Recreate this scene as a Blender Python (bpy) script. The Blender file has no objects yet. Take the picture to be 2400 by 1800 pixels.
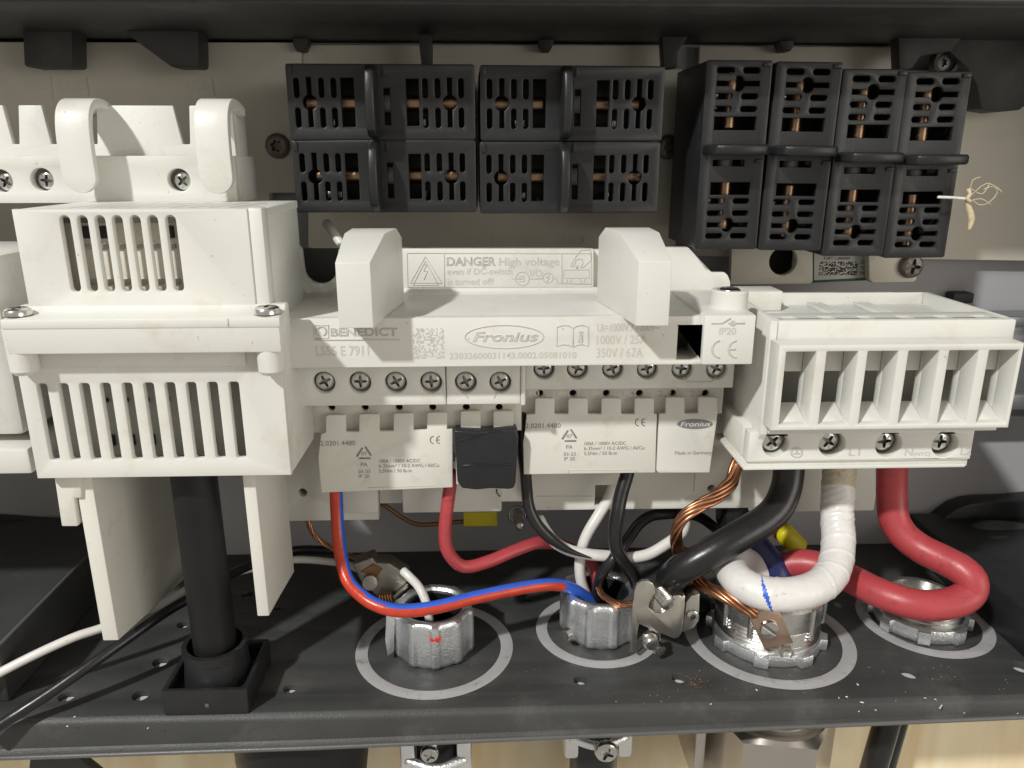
import bpy, bmesh, math, random
from mathutils import Vector, Matrix, Euler
random.seed(7)
R = math.radians
scene = bpy.context.scene
COL = scene.collection

# ---------------------------------------------------------------- camera
MM = 0.001
CAM = Vector((0.0, -300.0, 164.0))          # millimetres; wall of the housing at y = 0, floor plate at z = 0
PITCH, YAW, FPX = R(16.5), R(2.0), 1803.0   # phone main camera, 2400 x 1800 frame
FW = Vector((math.sin(YAW)*math.cos(PITCH), math.cos(YAW)*math.cos(PITCH), -math.sin(PITCH)))
RT = Vector((math.cos(YAW), -math.sin(YAW), 0.0))
UP = RT.cross(FW)
cd = bpy.data.cameras.new('camera'); cam = bpy.data.objects.new('camera', cd); COL.objects.link(cam)
cd.sensor_width = 36.0; cd.lens = FPX/2400.0*36.0; cd.clip_start = 0.01; cd.clip_end = 50
m3 = Matrix((RT, UP, -FW)).transposed()
cam.matrix_world = Matrix.Translation(CAM*MM) @ m3.to_4x4()
scene.camera = cam
scene.render.resolution_x, scene.render.resolution_y = 1024, 768

# ---------------------------------------------------------------- light
w = bpy.data.worlds.new('World'); scene.world = w; w.use_nodes = True
bg = w.node_tree.nodes['Background']
bg.inputs[0].default_value = (1.0, 0.935, 0.83, 1); bg.inputs[1].default_value = 0.41

def lamp(name, loc, target, size, power, col):
    l = bpy.data.lights.new(name, 'AREA'); l.shape = 'DISK'; l.size = size; l.energy = power; l.color = col
    o = bpy.data.objects.new(name, l); COL.objects.link(o)
    o.location = loc
    o.rotation_euler = (Vector(target)-Vector(loc)).to_track_quat('-Z', 'Y').to_euler()
    return o
T0 = (0.0, -0.08, 0.10)
lamp('work_lamp', (-1.66, -2.08, 2.30), T0, 0.16, 109.0, (1.0, 0.995, 0.965))
lamp('added_fill', (1.3, -1.25, 0.35), T0, 1.0, 8.0, (1.0, 0.94, 0.84))  # soft fill added to brighten right-facing sides, not a lamp of the room

vs = scene.view_settings
vs.view_transform = 'Standard'; vs.look = 'None'; vs.gamma = 1.0; vs.use_curve_mapping = False; vs.exposure = 0.0

# ---------------------------------------------------------------- pixel <-> place
def ray(u, v): return FW*FPX + RT*(u-1200.0) + UP*(900.0-v)
def P(u, v, y):
    r = ray(u, v); return CAM + r*((y-CAM.y)/r.y)
def Q(u, v, z):
    r = ray(u, v); return CAM + r*((z-CAM.z)/r.z)
def XP(u, v, x):
    r = ray(u, v); return CAM + r*((x-CAM.x)/r.x)
def px(u, v, y): return P(u, v, y).x
def pz(u, v, y): return P(u, v, y).z

# ---------------------------------------------------------------- materials
def nodes_of(name):
    m = bpy.data.materials.new(name); m.use_nodes = True
    nt = m.node_tree; b = nt.nodes['Principled BSDF']
    return m, nt, b
def mat(name, col, rough=0.45, metal=0.0, var=0.08, vscale=60, bump=0.05, bscale=1500, spec=0.5, dirt=None, dscale=90, dlo=0.62, dhi=0.75, coat=0.0, rvar=0.08, sss=0.0, speck=None):
    m, nt, b = nodes_of(name); N = nt.nodes.new; L = nt.links.new
    tc = N('ShaderNodeTexCoord'); no = N('ShaderNodeTexNoise'); no.inputs['Scale'].default_value = vscale; no.inputs['Detail'].default_value = 6
    L(tc.outputs['Object'], no.inputs['Vector'])
    cr = N('ShaderNodeValToRGB'); c = cr.color_ramp
    c.elements[0].position = 0.3; c.elements[1].position = 0.7
    c.elements[0].color = (*[x*(1-var) for x in col], 1); c.elements[1].color = (*[min(1, x*(1+var)) for x in col], 1)
    L(no.outputs['Fac'], cr.inputs['Fac'])
    out = cr.outputs['Color']
    if dirt:
        n2 = N('ShaderNodeTexNoise'); n2.inputs['Scale'].default_value = dscale; n2.inputs['Detail'].default_value = 8; n2.inputs['Roughness'].default_value = 0.7
        L(tc.outputs['Object'], n2.inputs['Vector'])
        mr = N('ShaderNodeMapRange'); mr.inputs[1].default_value = dlo; mr.inputs[2].default_value = dhi
        L(n2.outputs['Fac'], mr.inputs[0])
        mx = N('ShaderNodeMix'); mx.data_type = 'RGBA'
        L(mr.outputs[0], mx.inputs[0]); L(out, mx.inputs[6]); mx.inputs[7].default_value = (*dirt, 1)
        out = mx.outputs[2]
    if speck:
        n4 = N('ShaderNodeTexNoise'); n4.inputs['Scale'].default_value = 520; n4.inputs['Detail'].default_value = 2
        L(tc.outputs['Object'], n4.inputs['Vector'])
        m4 = N('ShaderNodeMapRange'); m4.inputs[1].default_value = 0.735; m4.inputs[2].default_value = 0.78; m4.inputs[4].default_value = 0.55
        L(n4.outputs['Fac'], m4.inputs[0])
        x4_ = N('ShaderNodeMix'); x4_.data_type = 'RGBA'
        L(m4.outputs[0], x4_.inputs[0]); L(out, x4_.inputs[6]); x4_.inputs[7].default_value = (*speck, 1)
        out = x4_.outputs[2]
    L(out, b.inputs['Base Color'])
    b.inputs['Metallic'].default_value = metal
    b.inputs['Specular IOR Level'].default_value = spec
    if coat: b.inputs['Coat Weight'].default_value = coat; b.inputs['Coat Roughness'].default_value = 0.15
    if sss:
        b.inputs['Subsurface Weight'].default_value = sss; b.inputs['Subsurface Radius'].default_value = (0.002, 0.0018, 0.0015)
    mr2 = N('ShaderNodeMapRange'); mr2.inputs[3].default_value = max(0.02, rough-rvar); mr2.inputs[4].default_value = min(1, rough+rvar)
    n3 = N('ShaderNodeTexNoise'); n3.inputs['Scale'].default_value = vscale*3.1; n3.inputs['Detail'].default_value = 5
    L(tc.outputs['Object'], n3.inputs['Vector']); L(n3.outputs['Fac'], mr2.inputs[0]); L(mr2.outputs[0], b.inputs['Roughness'])
    if bump:
        nb = N('ShaderNodeTexNoise'); nb.inputs['Scale'].default_value = bscale; nb.inputs['Detail'].default_value = 4
        L(tc.outputs['Object'], nb.inputs['Vector'])
        bp = N('ShaderNodeBump'); bp.inputs['Strength'].default_value = bump; bp.inputs['Distance'].default_value = 0.001
        L(nb.outputs['Fac'], bp.inputs['Height']); L(bp.outputs['Normal'], b.inputs['Normal'])
    return m
M = {}
M['white'] = mat('white_plastic', (0.69, 0.69, 0.645), 0.42, speck=(0.30, 0.27, 0.21), var=0.03, vscale=45, bump=0.06, bscale=1300, dirt=(0.57, 0.53, 0.44), dscale=48, dlo=0.54, dhi=0.80)
M['white2'] = mat('white_flap_plastic', (0.68, 0.67, 0.61), 0.48, speck=(0.30, 0.27, 0.21), var=0.03, vscale=45, bump=0.07, bscale=1500, dirt=(0.52, 0.48, 0.40), dscale=90, dlo=0.58, dhi=0.82)
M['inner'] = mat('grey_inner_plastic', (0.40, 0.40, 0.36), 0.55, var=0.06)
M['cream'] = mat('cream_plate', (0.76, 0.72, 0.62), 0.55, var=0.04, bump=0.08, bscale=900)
M['panel'] = mat('grey_painted_panel', (0.40, 0.395, 0.41), 0.5, var=0.04, vscale=25, bump=0.10, bscale=1400)
M['dark'] = mat('dark_grey_plastic', (0.047, 0.048, 0.047), 0.50, spec=0.4, var=0.14, vscale=40, bump=0.16, bscale=1500, dirt=(0.095, 0.092, 0.083), dscale=38, dlo=0.54, dhi=0.78)
M['ridge'] = mat('dark_edge_plastic', (0.10, 0.10, 0.10), 0.4, var=0.1, bump=0.1)
M['black'] = mat('black_plastic', (0.017, 0.0175, 0.019), 0.40, spec=0.4, var=0.14, vscale=80, bump=0.07, bscale=1600, dirt=(0.045, 0.043, 0.038), dscale=170, dlo=0.60, dhi=0.78)
M['blackm'] = mat('matt_black_plastic', (0.010, 0.010, 0.0105), 0.5, spec=0.35, var=0.15, bump=0.08)
M['tape'] = mat('black_tape', (0.016, 0.017, 0.020), 0.34, var=0.15, vscale=140, bump=0.35, bscale=170)
M['rubber'] = mat('black_insulation', (0.014, 0.014, 0.015), 0.30, var=0.15, vscale=120, bump=0.06, bscale=500, dirt=(0.07, 0.065, 0.055), dscale=300, dlo=0.66, dhi=0.78)
M['red'] = mat('red_insulation', (0.40, 0.052, 0.060), 0.40, var=0.08, vscale=90, bump=0.08, bscale=700, dirt=(0.22, 0.03, 0.035), dscale=260, dlo=0.56, dhi=0.72)
M['red2'] = mat('orange_red_tape', (0.52, 0.050, 0.022), 0.30, var=0.14, vscale=220, bump=0.12, bscale=600)
M['blue'] = mat('blue_insulation', (0.035, 0.12, 0.62), 0.34, var=0.08, vscale=150, bump=0.06, bscale=600)
M['navy'] = mat('navy_tape', (0.018, 0.022, 0.10), 0.34, var=0.1, bump=0.2, bscale=260)
M['whitew'] = mat('white_insulation', (0.70, 0.68, 0.65), 0.32, var=0.04, vscale=120, bump=0.05, bscale=600, dirt=(0.45, 0.42, 0.36), dscale=180, dlo=0.62, dhi=0.78)
M['whitet'] = mat('white_tape_wrap', (0.72, 0.70, 0.68), 0.36, var=0.04, vscale=120, bump=0.30, bscale=260, dirt=(0.45, 0.36, 0.24), dscale=230, dlo=0.60, dhi=0.74)
M['creamt'] = mat('dirty_cream_tape', (0.55, 0.48, 0.36), 0.48, var=0.12, vscale=160, bump=0.5, bscale=260, dirt=(0.22, 0.13, 0.06), dscale=260, dlo=0.58, dhi=0.70)
M['copper'] = mat('bare_copper', (0.50, 0.25, 0.14), 0.36, metal=1.0, var=0.28, vscale=160, bump=0.04, dirt=(0.20, 0.075, 0.035), dscale=220, dlo=0.55, dhi=0.78)
M['cu_tin'] = mat('copper_plated_strap', (0.58, 0.42, 0.33), 0.30, metal=1.0, var=0.15, vscale=150, bump=0.06)
M['brass'] = mat('copper_contact', (0.33, 0.215, 0.14), 0.36, metal=1.0, var=0.15, bump=0.03)
M['zinc'] = mat('cast_zinc', (0.88, 0.90, 0.92), 0.35, metal=0.96, var=0.06, vscale=160, bump=0.26, bscale=1300)
M['alu'] = mat('turned_aluminium', (0.66, 0.66, 0.64), 0.26, metal=1.0, var=0.10, vscale=140, bump=0.08, bscale=300)
M['steel'] = mat('screw_steel', (0.62, 0.62, 0.60), 0.24, metal=1.0, var=0.22, vscale=300, bump=0.10, bscale=700)
M['steeld'] = mat('screw_recess_steel', (0.26, 0.26, 0.25), 0.35, metal=1.0, var=0.25, vscale=500, bump=0.2, bscale=900)
M['oxide'] = mat('dull_grey_screw', (0.20, 0.18, 0.165), 0.45, metal=0.7, var=0.15, vscale=300, bump=0.15)
M['nickel'] = mat('brushed_nickel', (0.62, 0.58, 0.53), 0.36, metal=1.0, var=0.04, vscale=60, bump=0.02, bscale=900)
M['lugm'] = mat('tin_plated_steel', (0.62, 0.60, 0.55), 0.32, metal=1.0, var=0.08, vscale=200, bump=0.05)
M['dlug'] = mat('dull_tin', (0.36, 0.34, 0.30), 0.42, metal=1.0, var=0.2, vscale=150, bump=0.10)
M['ring'] = mat('light_grey_ring_print', (0.36, 0.355, 0.36), 0.55, var=0.05, vscale=120, bump=0.05, dirt=(0.19, 0.185, 0.175), dscale=150, dlo=0.55, dhi=0.70)
M['plug'] = mat('pale_hole_plug', (0.55, 0.54, 0.56), 0.5, var=0.05)
M['ink'] = mat('grey_engraving', (0.545, 0.535, 0.485), 0.6, var=0.03, bump=0)
M['ink2'] = mat('dark_grey_print', (0.20, 0.20, 0.195), 0.6, var=0.03, bump=0)
M['inkb'] = mat('black_print', (0.03, 0.03, 0.03), 0.6, var=0.03, bump=0)
M['faint'] = mat('moulded_lettering', (0.63, 0.61, 0.55), 0.5, var=0.02, bump=0)
M['relief'] = mat('relief_on_cream', (0.69, 0.65, 0.56), 0.55, var=0.02, bump=0)
M['sticker'] = mat('white_sticker', (0.70, 0.69, 0.65), 0.5, var=0.02, bump=0)
M['pcb'] = mat('green_board_edge', (0.05, 0.13, 0.055), 0.5, var=0.1)
M['yellow'] = mat('yellow_sleeve', (0.62, 0.52, 0.015), 0.42, var=0.08, bump=0.08)
M['straw'] = mat('dry_straw', (0.60, 0.50, 0.33), 0.7, var=0.2, vscale=600)
M['chips'] = mat('pale_chips', (0.72, 0.70, 0.66), 0.6, var=0.15, vscale=900)
M['redm'] = mat('red_marker', (0.62, 0.03, 0.02), 0.45, var=0.1)
M['brown'] = mat('brown_strand', (0.24, 0.12, 0.055), 0.45, metal=0.6, var=0.2)
M['greym'] = mat('grey_shelf', (0.33, 0.34, 0.36), 0.35, metal=0.7, var=0.1)
def wood():
    m, nt, b = nodes_of('pale_plywood'); N = nt.nodes.new; L = nt.links.new
    tc = N('ShaderNodeTexCoord'); mp = N('ShaderNodeMapping'); mp.inputs['Scale'].default_value = (55, 55, 9)
    L(tc.outputs['Object'], mp.inputs['Vector'])
    no = N('ShaderNodeTexNoise'); no.inputs['Scale'].default_value = 1.0; no.inputs['Detail'].default_value = 8; no.inputs['Distortion'].default_value = 0.6
    L(mp.outputs['Vector'], no.inputs['Vector'])
    cr = N('ShaderNodeValToRGB'); e = cr.color_ramp.elements
    e[0].position = 0.3; e[0].color = (0.74, 0.57, 0.33, 1); e[1].position = 0.62; e[1].color = (0.90, 0.80, 0.57, 1)
    L(no.outputs['Fac'], cr.inputs['Fac']); L(cr.outputs['Color'], b.inputs['Base Color'])
    b.inputs['Roughness'].default_value = 0.6
    return m
M['wood'] = wood()

# ---------------------------------------------------------------- mesh helpers (millimetres in)
def root(name, base, label, cat, group=None, kind=None):
    o = bpy.data.objects.new(name, None); COL.objects.link(o)
    o.empty_display_size = 0.01
    o.location = Vector(base)*MM
    o['label'] = label
    if cat: o['category'] = cat
    if group: o['group'] = group
    if kind: o['kind'] = kind
    return o
def tag(o, label, cat=None, group=None, kind=None):
    o['label'] = label
    if cat: o['category'] = cat
    if group: o['group'] = group
    if kind: o['kind'] = kind
    return o
def link(name, me, parent=None, loc=None, rot=None, scale=None):
    """an object whose mesh is in scene coordinates (or placed with loc/rot/scale given in the scene)"""
    o = bpy.data.objects.new(name, me); COL.objects.link(o)
    off = Vector((0, 0, 0))
    if parent is not None:
        o.parent = parent
        q = parent
        while q is not None:
            off += q.location; q = q.parent
    o.location = (Vector(loc)*MM if loc is not None else Vector((0, 0, 0))) - off
    if rot is not None: o.rotation_euler = rot
    if scale is not None: o.scale = (scale,)*3 if not hasattr(scale, '__len__') else scale
    return o
def finish(bm, name, mats, bevel=0.0, seg=2, angle=32, bang=25, smooth=True):
    if bevel > 0:
        bm.normal_update()
        es = [e for e in bm.edges if len(e.link_faces) == 2 and e.calc_face_angle(0) > R(bang)]
        if es:
            bmesh.ops.bevel(bm, geom=es, offset=bevel, segments=seg, profile=0.5, affect='EDGES', clamp_overlap=True)
    bmesh.ops.scale(bm, vec=(MM, MM, MM), verts=bm.verts)
    bmesh.ops.recalc_face_normals(bm, faces=bm.faces)
    me = bpy.data.meshes.new(name); bm.to_mesh(me); bm.free()
    for mm in (mats if isinstance(mats, (list, tuple)) else [mats]): me.materials.append(M[mm] if isinstance(mm, str) else mm)
    if smooth:
        me.shade_smooth(); me.set_sharp_from_angle(angle=R(angle))
    return me
def mesh(name, verts, faces, m, bevel=0, **k):
    bm = bmesh.new(); vv = [bm.verts.new(v) for v in verts]
    for f in faces: bm.faces.new([vv[i] for i in f])
    return finish(bm, name, m, bevel, **k)
def add_box(bm, x0, x1, y0, y1, z0, z1):
    if x0 > x1: x0, x1 = x1, x0
    if y0 > y1: y0, y1 = y1, y0
    if z0 > z1: z0, z1 = z1, z0
    v = [bm.verts.new(c) for c in ((x0,y0,z0),(x1,y0,z0),(x1,y1,z0),(x0,y1,z0),(x0,y0,z1),(x1,y0,z1),(x1,y1,z1),(x0,y1,z1))]
    for f in ((3,2,1,0),(4,5,6,7),(0,1,5,4),(1,2,6,5),(2,3,7,6),(3,0,4,7)): bm.faces.new([v[i] for i in f])
def box(name, x0, x1, y0, y1, z0, z1, m, parent=None, bevel=0.4, **k):
    bm = bmesh.new(); add_box(bm, x0, x1, y0, y1, z0, z1)
    return link(name, finish(bm, name, m, bevel, **k), parent)
def pbox(name, u0, v0, u1, v1, yf, yb, m, parent=None, bevel=0.4, **k):
    um, vm = (u0+u1)/2, (v0+v1)/2
    return box(name, px(u0, vm, yf), px(u1, vm, yf), yf, yb, pz(um, v1, yf), pz(um, v0, yf), m, parent, bevel, **k)
AX = {'y': lambda a, b, d: (a, d, b), 'z': lambda a, b, d: (a, b, d), 'x': lambda a, b, d: (d, a, b)}
def prism_mesh(name, poly, axis, d0, d1, m, bevel=0.4, **k):
    bm = bmesh.new(); f = AX[axis]
    a = [bm.verts.new(f(p[0], p[1], d0)) for p in poly]; b = [bm.verts.new(f(p[0], p[1], d1)) for p in poly]
    n = len(poly)
    bm.faces.new(a); bm.faces.new(b[::-1])
    for i in range(n): bm.faces.new((a[i], b[i], b[(i+1) % n], a[(i+1) % n]))
    bmesh.ops.recalc_face_normals(bm, faces=bm.faces)
    return finish(bm, name, m, bevel, **k)
def prism(name, poly, axis, d0, d1, m, parent=None, bevel=0.4, **k):
    return link(name, prism_mesh(name, poly, axis, d0, d1, m, bevel, **k), parent)
def pprism(name, pts, yf, yb, m, parent=None, bevel=0.4, **k):
    return prism(name, [(P(u, v, yf).x, P(u, v, yf).z) for u, v in pts], 'y', yf, yb, m, parent, bevel, **k)
def area(l): return sum(l[i][0]*l[(i+1) % len(l)][1]-l[(i+1) % len(l)][0]*l[i][1] for i in range(len(l)))/2
def plate_mesh(name, outer, holes, axis, d0, d1, m, bevel=0.3, **k):
    """flat sheet with holes, d0..d1 thick along the axis, rounded rims"""
    cu = bpy.data.curves.new(name, 'CURVE'); cu.dimensions = '2D'; cu.fill_mode = 'BOTH'
    t = abs(d1-d0); bevel = min(bevel, t*0.45)
    cu.extrude = t/2-bevel; cu.bevel_depth = bevel; cu.bevel_resolution = 1; cu.offset = -bevel
    loops = [outer if area(outer) > 0 else outer[::-1]] + [h if area(h) < 0 else h[::-1] for h in holes]
    for l in loops:
        s = cu.splines.new('POLY'); s.points.add(len(l)-1); s.use_cyclic_u = True
        for p, c in zip(s.points, l): p.co = (c[0], c[1], 0, 1)
    o = bpy.data.objects.new(name, cu); COL.objects.link(o)
    dg = bpy.context.evaluated_depsgraph_get(); me0 = bpy.data.meshes.new_from_object(o.evaluated_get(dg))
    bpy.data.objects.remove(o); bpy.data.curves.remove(cu)
    bm = bmesh.new(); bm.from_mesh(me0); bpy.data.meshes.remove(me0)
    bmesh.ops.remove_doubles(bm, verts=bm.verts, dist=1e-4)
    mid = (d0+d1)/2; f = AX[axis]
    for v in bm.verts: v.co = f(v.co.x, v.co.y, mid+v.co.z)
    return finish(bm, name, m, 0, **k)
def plate(name, outer, holes, axis, d0, d1, m, parent=None, bevel=0.3, **k):
    return link(name, plate_mesh(name, outer, holes, axis, d0, d1, m, bevel, **k), parent)
def circ(cx, cy, r, n=24, a0=0, a1=2*math.pi, end=False):
    return [(cx+r*math.cos(a0+(a1-a0)*i/n), cy+r*math.sin(a0+(a1-a0)*i/n)) for i in range(n+(1 if end else 0))]
def rrect(x0, x1, z0, z1, r, n=4):
    if x0 > x1: x0, x1 = x1, x0
    if z0 > z1: z0, z1 = z1, z0
    r = min(r, (x1-x0)/2-1e-3, (z1-z0)/2-1e-3); o = []
    for cx, cz, a in ((x1-r, z0+r, -90), (x1-r, z1-r, 0), (x0+r, z1-r, 90), (x0+r, z0+r, 180)):
        o += [(cx+r*math.cos(R(a+90*i/n)), cz+r*math.sin(R(a+90*i/n))) for i in range(n+1)]
    return o
def frame_of(d):
    d = Vector(d).normalized(); a = Vector((0, 0, 1)) if abs(d.z) < 0.9 else Vector((1, 0, 0))
    s = d.cross(a).normalized(); return d, s, s.cross(d)
def lathe_mesh(name, prof, c, axis, m, n=32, rad=None, **k):
    """prof: list of (radius, height along axis)"""
    d, s, t = frame_of(axis); c = Vector(c); bm = bmesh.new(); rings = []
    for r, h in prof:
        if r <= 1e-6: rings.append([bm.verts.new(c+d*h)])
        else: rings.append([bm.verts.new(c+d*h+(s*math.cos(2*math.pi*i/n)+t*math.sin(2*math.pi*i/n))*(r*(rad(i/n, r, h) if rad else 1))) for i in range(n)])
    for a, b in zip(rings, rings[1:]):
        for i in range(n):
            j = (i+1) % n
            if len(a) == 1 and len(b) == 1: continue
            if len(a) == 1: bm.faces.new((a[0], b[i], b[j]))
            elif len(b) == 1: bm.faces.new((a[i], a[j], b[0]))
            else: bm.faces.new((a[i], a[j], b[j], b[i]))
    if len(rings[0]) > 1: bm.faces.new(rings[0][::-1])
    if len(rings[-1]) > 1: bm.faces.new(rings[-1])
    return finish(bm, name, m, 0, **k)
def lathe(name, prof, c, axis, m, parent=None, n=32, rad=None, **k):
    return link(name, lathe_mesh(name, prof, c, axis, m, n, rad, **k), parent)
def cyl(name, c, axis, r, h, m, parent=None, n=28, bevel=0.3, **k):
    b = min(bevel, r*0.4, h*0.4)
    return lathe(name, [(0, 0), (r-b, 0), (r, b), (r, h-b), (r-b, h), (0, h)], c, axis, m, parent, n, **k)
def catmull(pts, step=1.2):
    pts = [Vector(p) for p in pts]; out = []
    ext = [pts[0]*2-pts[1]] + pts + [pts[-1]*2-pts[-2]]
    for i in range(1, len(ext)-2):
        p0, p1, p2, p3 = ext[i-1:i+3]
        n = max(2, int((p2-p1).length/step))
        for j in range(n):
            t = j/n
            out.append(0.5*((2*p1)+(p2-p0)*t+(2*p0-5*p1+4*p2-p3)*t*t+(3*p1-p0-3*p2+p3)*t**3))
    out.append(pts[-1]); return out
def frames(path, up=(-1, -0.6, 0.2)):
    fr = []; nrm = None
    for i, p in enumerate(path):
        t = (path[min(i+1, len(path)-1)]-path[max(i-1, 0)]).normalized()
        if nrm is None: nrm = Vector(up)
        nrm = (nrm-t*nrm.dot(t)).normalized()
        fr.append((p, t, nrm, t.cross(nrm)))
    return fr
def tube_mesh(name, pts, r, mats, k=16, step=1.2, rfun=None, mfun=None, cap=True, smoothpath=True, up=(-1, -0.6, 0.2), **kw):
    path = catmull(pts, step) if smoothpath else [Vector(p) for p in pts]
    fr = frames(path, up); n = len(fr); bm = bmesh.new(); rings = []
    S = [0.0]
    for a, b in zip(path, path[1:]): S.append(S[-1]+(b-a).length)
    T = S[-1]
    for i, (p, t, a, b) in enumerate(fr):
        e = 1.0
        rings.append([bm.verts.new(p+(a*math.cos(2*math.pi*j/k)+b*math.sin(2*math.pi*j/k))*(r*(rfun(S[i], 2*math.pi*j/k, T) if rfun else 1))) for j in range(k)])
    for i in range(n-1):
        for j in range(k):
            f = bm.faces.new((rings[i][j], rings[i][(j+1) % k], rings[i+1][(j+1) % k], rings[i+1][j]))
            if mfun: f.material_index = mfun(S[i], 2*math.pi*(j+0.5)/k, T)
    if cap:
        for ring, (p, t, a, b), sgn in ((rings[0], fr[0], -1), (rings[-1], fr[-1], 1)):
            inner = [bm.verts.new(p+(v.co-p)*0.78+t*sgn*r*0.25) for v in ring]
            for j in range(k): bm.faces.new((ring[j], ring[(j+1) % k], inner[(j+1) % k], inner[j]))
            bm.faces.new(inner)
    return finish(bm, name, mats, 0, angle=50, **kw)
def tube(name, pts, r, mats, parent=None, **k): return link(name, tube_mesh(name, pts, r, mats, **k), parent)
def cable(name, pix, r, m, label, cat='cable', **k):
    pts = [P(u, v, y) for u, v, y in pix]
    o = tube(name, pts, r, m, **k); tag(o, label, cat); return o
def wire(name, pts, r, m, parent, closed=False):
    pts = [Vector(p) for p in pts]
    if closed: pts = pts + [pts[0]]
    return tube(name, pts, r, m, parent, k=6, smoothpath=False)

# lettering -----------------------------------------------------------------
CAPH = None
def text_raw(s, outline=0.0, shear=0.0, bold=0.0):
    cu = bpy.data.curves.new('lettering', 'FONT'); cu.body = s; cu.size = 1.0; cu.shear = shear; cu.resolution_u = 3
    if outline: cu.fill_mode = 'NONE'; cu.bevel_depth = outline; cu.bevel_resolution = 0
    elif bold: cu.offset = bold
    o = bpy.data.objects.new('lettering', cu); COL.objects.link(o)
    dg = bpy.context.evaluated_depsgraph_get(); me = bpy.data.meshes.new_from_object(o.evaluated_get(dg))
    bpy.data.objects.remove(o); bpy.data.curves.remove(cu); return me
def text(s, u0, u1, vb, h, y, m, parent, outline=0.0, shear=0.0, bold=0.0, name='lettering', proud=0.08):
    """one line of letters on the plane y, from pixel u0 to u1, baseline vb, capital height h px"""
    global CAPH
    if CAPH is None:
        t = text_raw('H'); CAPH = max(v.co.y for v in t.vertices)
    me = text_raw(s, outline, shear, bold)
    xs = [v.co.x for v in me.vertices]; a, b = min(xs), max(xs)
    vm = vb-h/2
    X0, X1 = px(u0, vm, y), px(u1, vm, y); Z0, Z1 = pz((u0+u1)/2, vb, y), pz((u0+u1)/2, vb-h, y)
    sx = (X1-X0)/(b-a); sz = (Z1-Z0)/CAPH
    for v in me.vertices:
        c = v.co
        v.co = ((X0+(c.x-a)*sx)*MM, (y-proud-c.z*sz)*MM, (Z0+c.y*sz)*MM)
    me.materials.clear(); me.materials.append(M[m])
    return link(name, me, parent)

# screws ----------------------------------------------------------------------
def star(n, r1, r2, rot=0.0):
    o = []
    for i in range(n):
        a = 2*math.pi*i/n+rot; d = math.pi/n
        o += [(r1*math.cos(a-0.17), r1*math.sin(a-0.17)), (r1*math.cos(a+0.17), r1*math.sin(a+0.17)), (r2*math.cos(a+d), r2*math.sin(a+d))]
    return o
def build_screw(kind):
    bm = bmesh.new(); n = 32
    hole = star(4, 0.64, 0.24) if kind == 'cross' else (star(6, 0.50, 0.34) if kind == 'torx' else [(-1.02, -0.13), (1.02, -0.13), (1.02, 0.13), (-1.02, 0.13)])
    if kind == 'slot':
        me = None
        for sgn in (-1, 1):
            a0 = math.asin(0.13)
            pts = circ(0, 0, 1.0, 16, a0 if sgn > 0 else math.pi+a0, math.pi-a0 if sgn > 0 else 2*math.pi-a0, True)
            f = [bm.verts.new((x, -0.45, z)) for x, z in pts]; b = [bm.verts.new((x, 0, z)) for x, z in pts]
            bm.faces.new(f); bm.faces.new(b[::-1])
            for i in range(len(f)): bm.faces.new((f[i], b[i], b[(i+1) % len(f)], f[(i+1) % len(f)]))
        es = [e for e in bm.edges if all(v.co.y < -0.4 for v in e.verts)]
        bmesh.ops.bevel(bm, geom=es, offset=0.12, segments=2, profile=0.5, affect='EDGES', clamp_overlap=True)
        r0 = [bm.verts.new((0.99*x, -0.16, 0.99*z)) for x, z in circ(0, 0, 1, 24)]; f = bm.faces.new(r0); f.material_index = 1
    else:
        # domed head with a recess: stitch the recess outline to the rim
        k = len(hole); N = 48
        def edge(a):   # recess radius at angle
            for i in range(k):
                p, q = Vector(hole[i]), Vector(hole[(i+1) % k]); d = Vector((math.cos(a), math.sin(a)))
                den = d.x*(q.y-p.y)-d.y*(q.x-p.x)
                if abs(den) < 1e-9: continue
                t = (p.x*(q.y-p.y)-p.y*(q.x-p.x))/den; s_ = (p.x*d.y-p.y*d.x)/den
                if t > 0 and -1e-6 <= s_ <= 1+1e-6: return t
            return 0.3
        angs = [2*math.pi*i/N for i in range(N)]
        def ring(f, y): return [bm.verts.new((f(a)*math.cos(a), y, f(a)*math.sin(a))) for a in angs]
        rs = [ring(lambda a: 1.0, 0.0), ring(lambda a: 1.0, -0.22), ring(lambda a: 0.90, -0.42), ring(lambda a: max(0.74, edge(a)+0.06), -0.52),
              ring(lambda a: edge(a), -0.55), ring(lambda a: edge(a)*0.82, -0.10)]
        for i, (A, B) in enumerate(zip(rs, rs[1:])):
            for j in range(N):
                f = bm.faces.new((A[j], A[(j+1) % N], B[(j+1) % N], B[j])); f.material_index = 1 if i == 4 else 0
        f = bm.faces.new(rs[-1]); f.material_index = 1
    return finish(bm, 'screw_'+kind, ['steel', 'steeld'], 0, angle=28)
SCREW = {k: build_screw(k) for k in ('cross', 'torx', 'slot')}
SCREW_OX = SCREW['torx'].copy(); SCREW_OX.materials.clear(); SCREW_OX.materials.append(M['oxide']); SCREW_OX.materials.append(M['inkb'])
SCREW_OXC = SCREW['cross'].copy(); SCREW_OXC.materials.clear(); SCREW_OXC.materials.append(M['oxide']); SCREW_OXC.materials.append(M['inkb'])
def screw(parent, pos, r, me=None, roll=None, rot=None, name='screw'):
    e = rot if rot is not None else Euler((0, roll if roll is not None else random.uniform(0, 1.5), 0))
    return link(name, me or SCREW['cross'], parent, pos, e, r)

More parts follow.
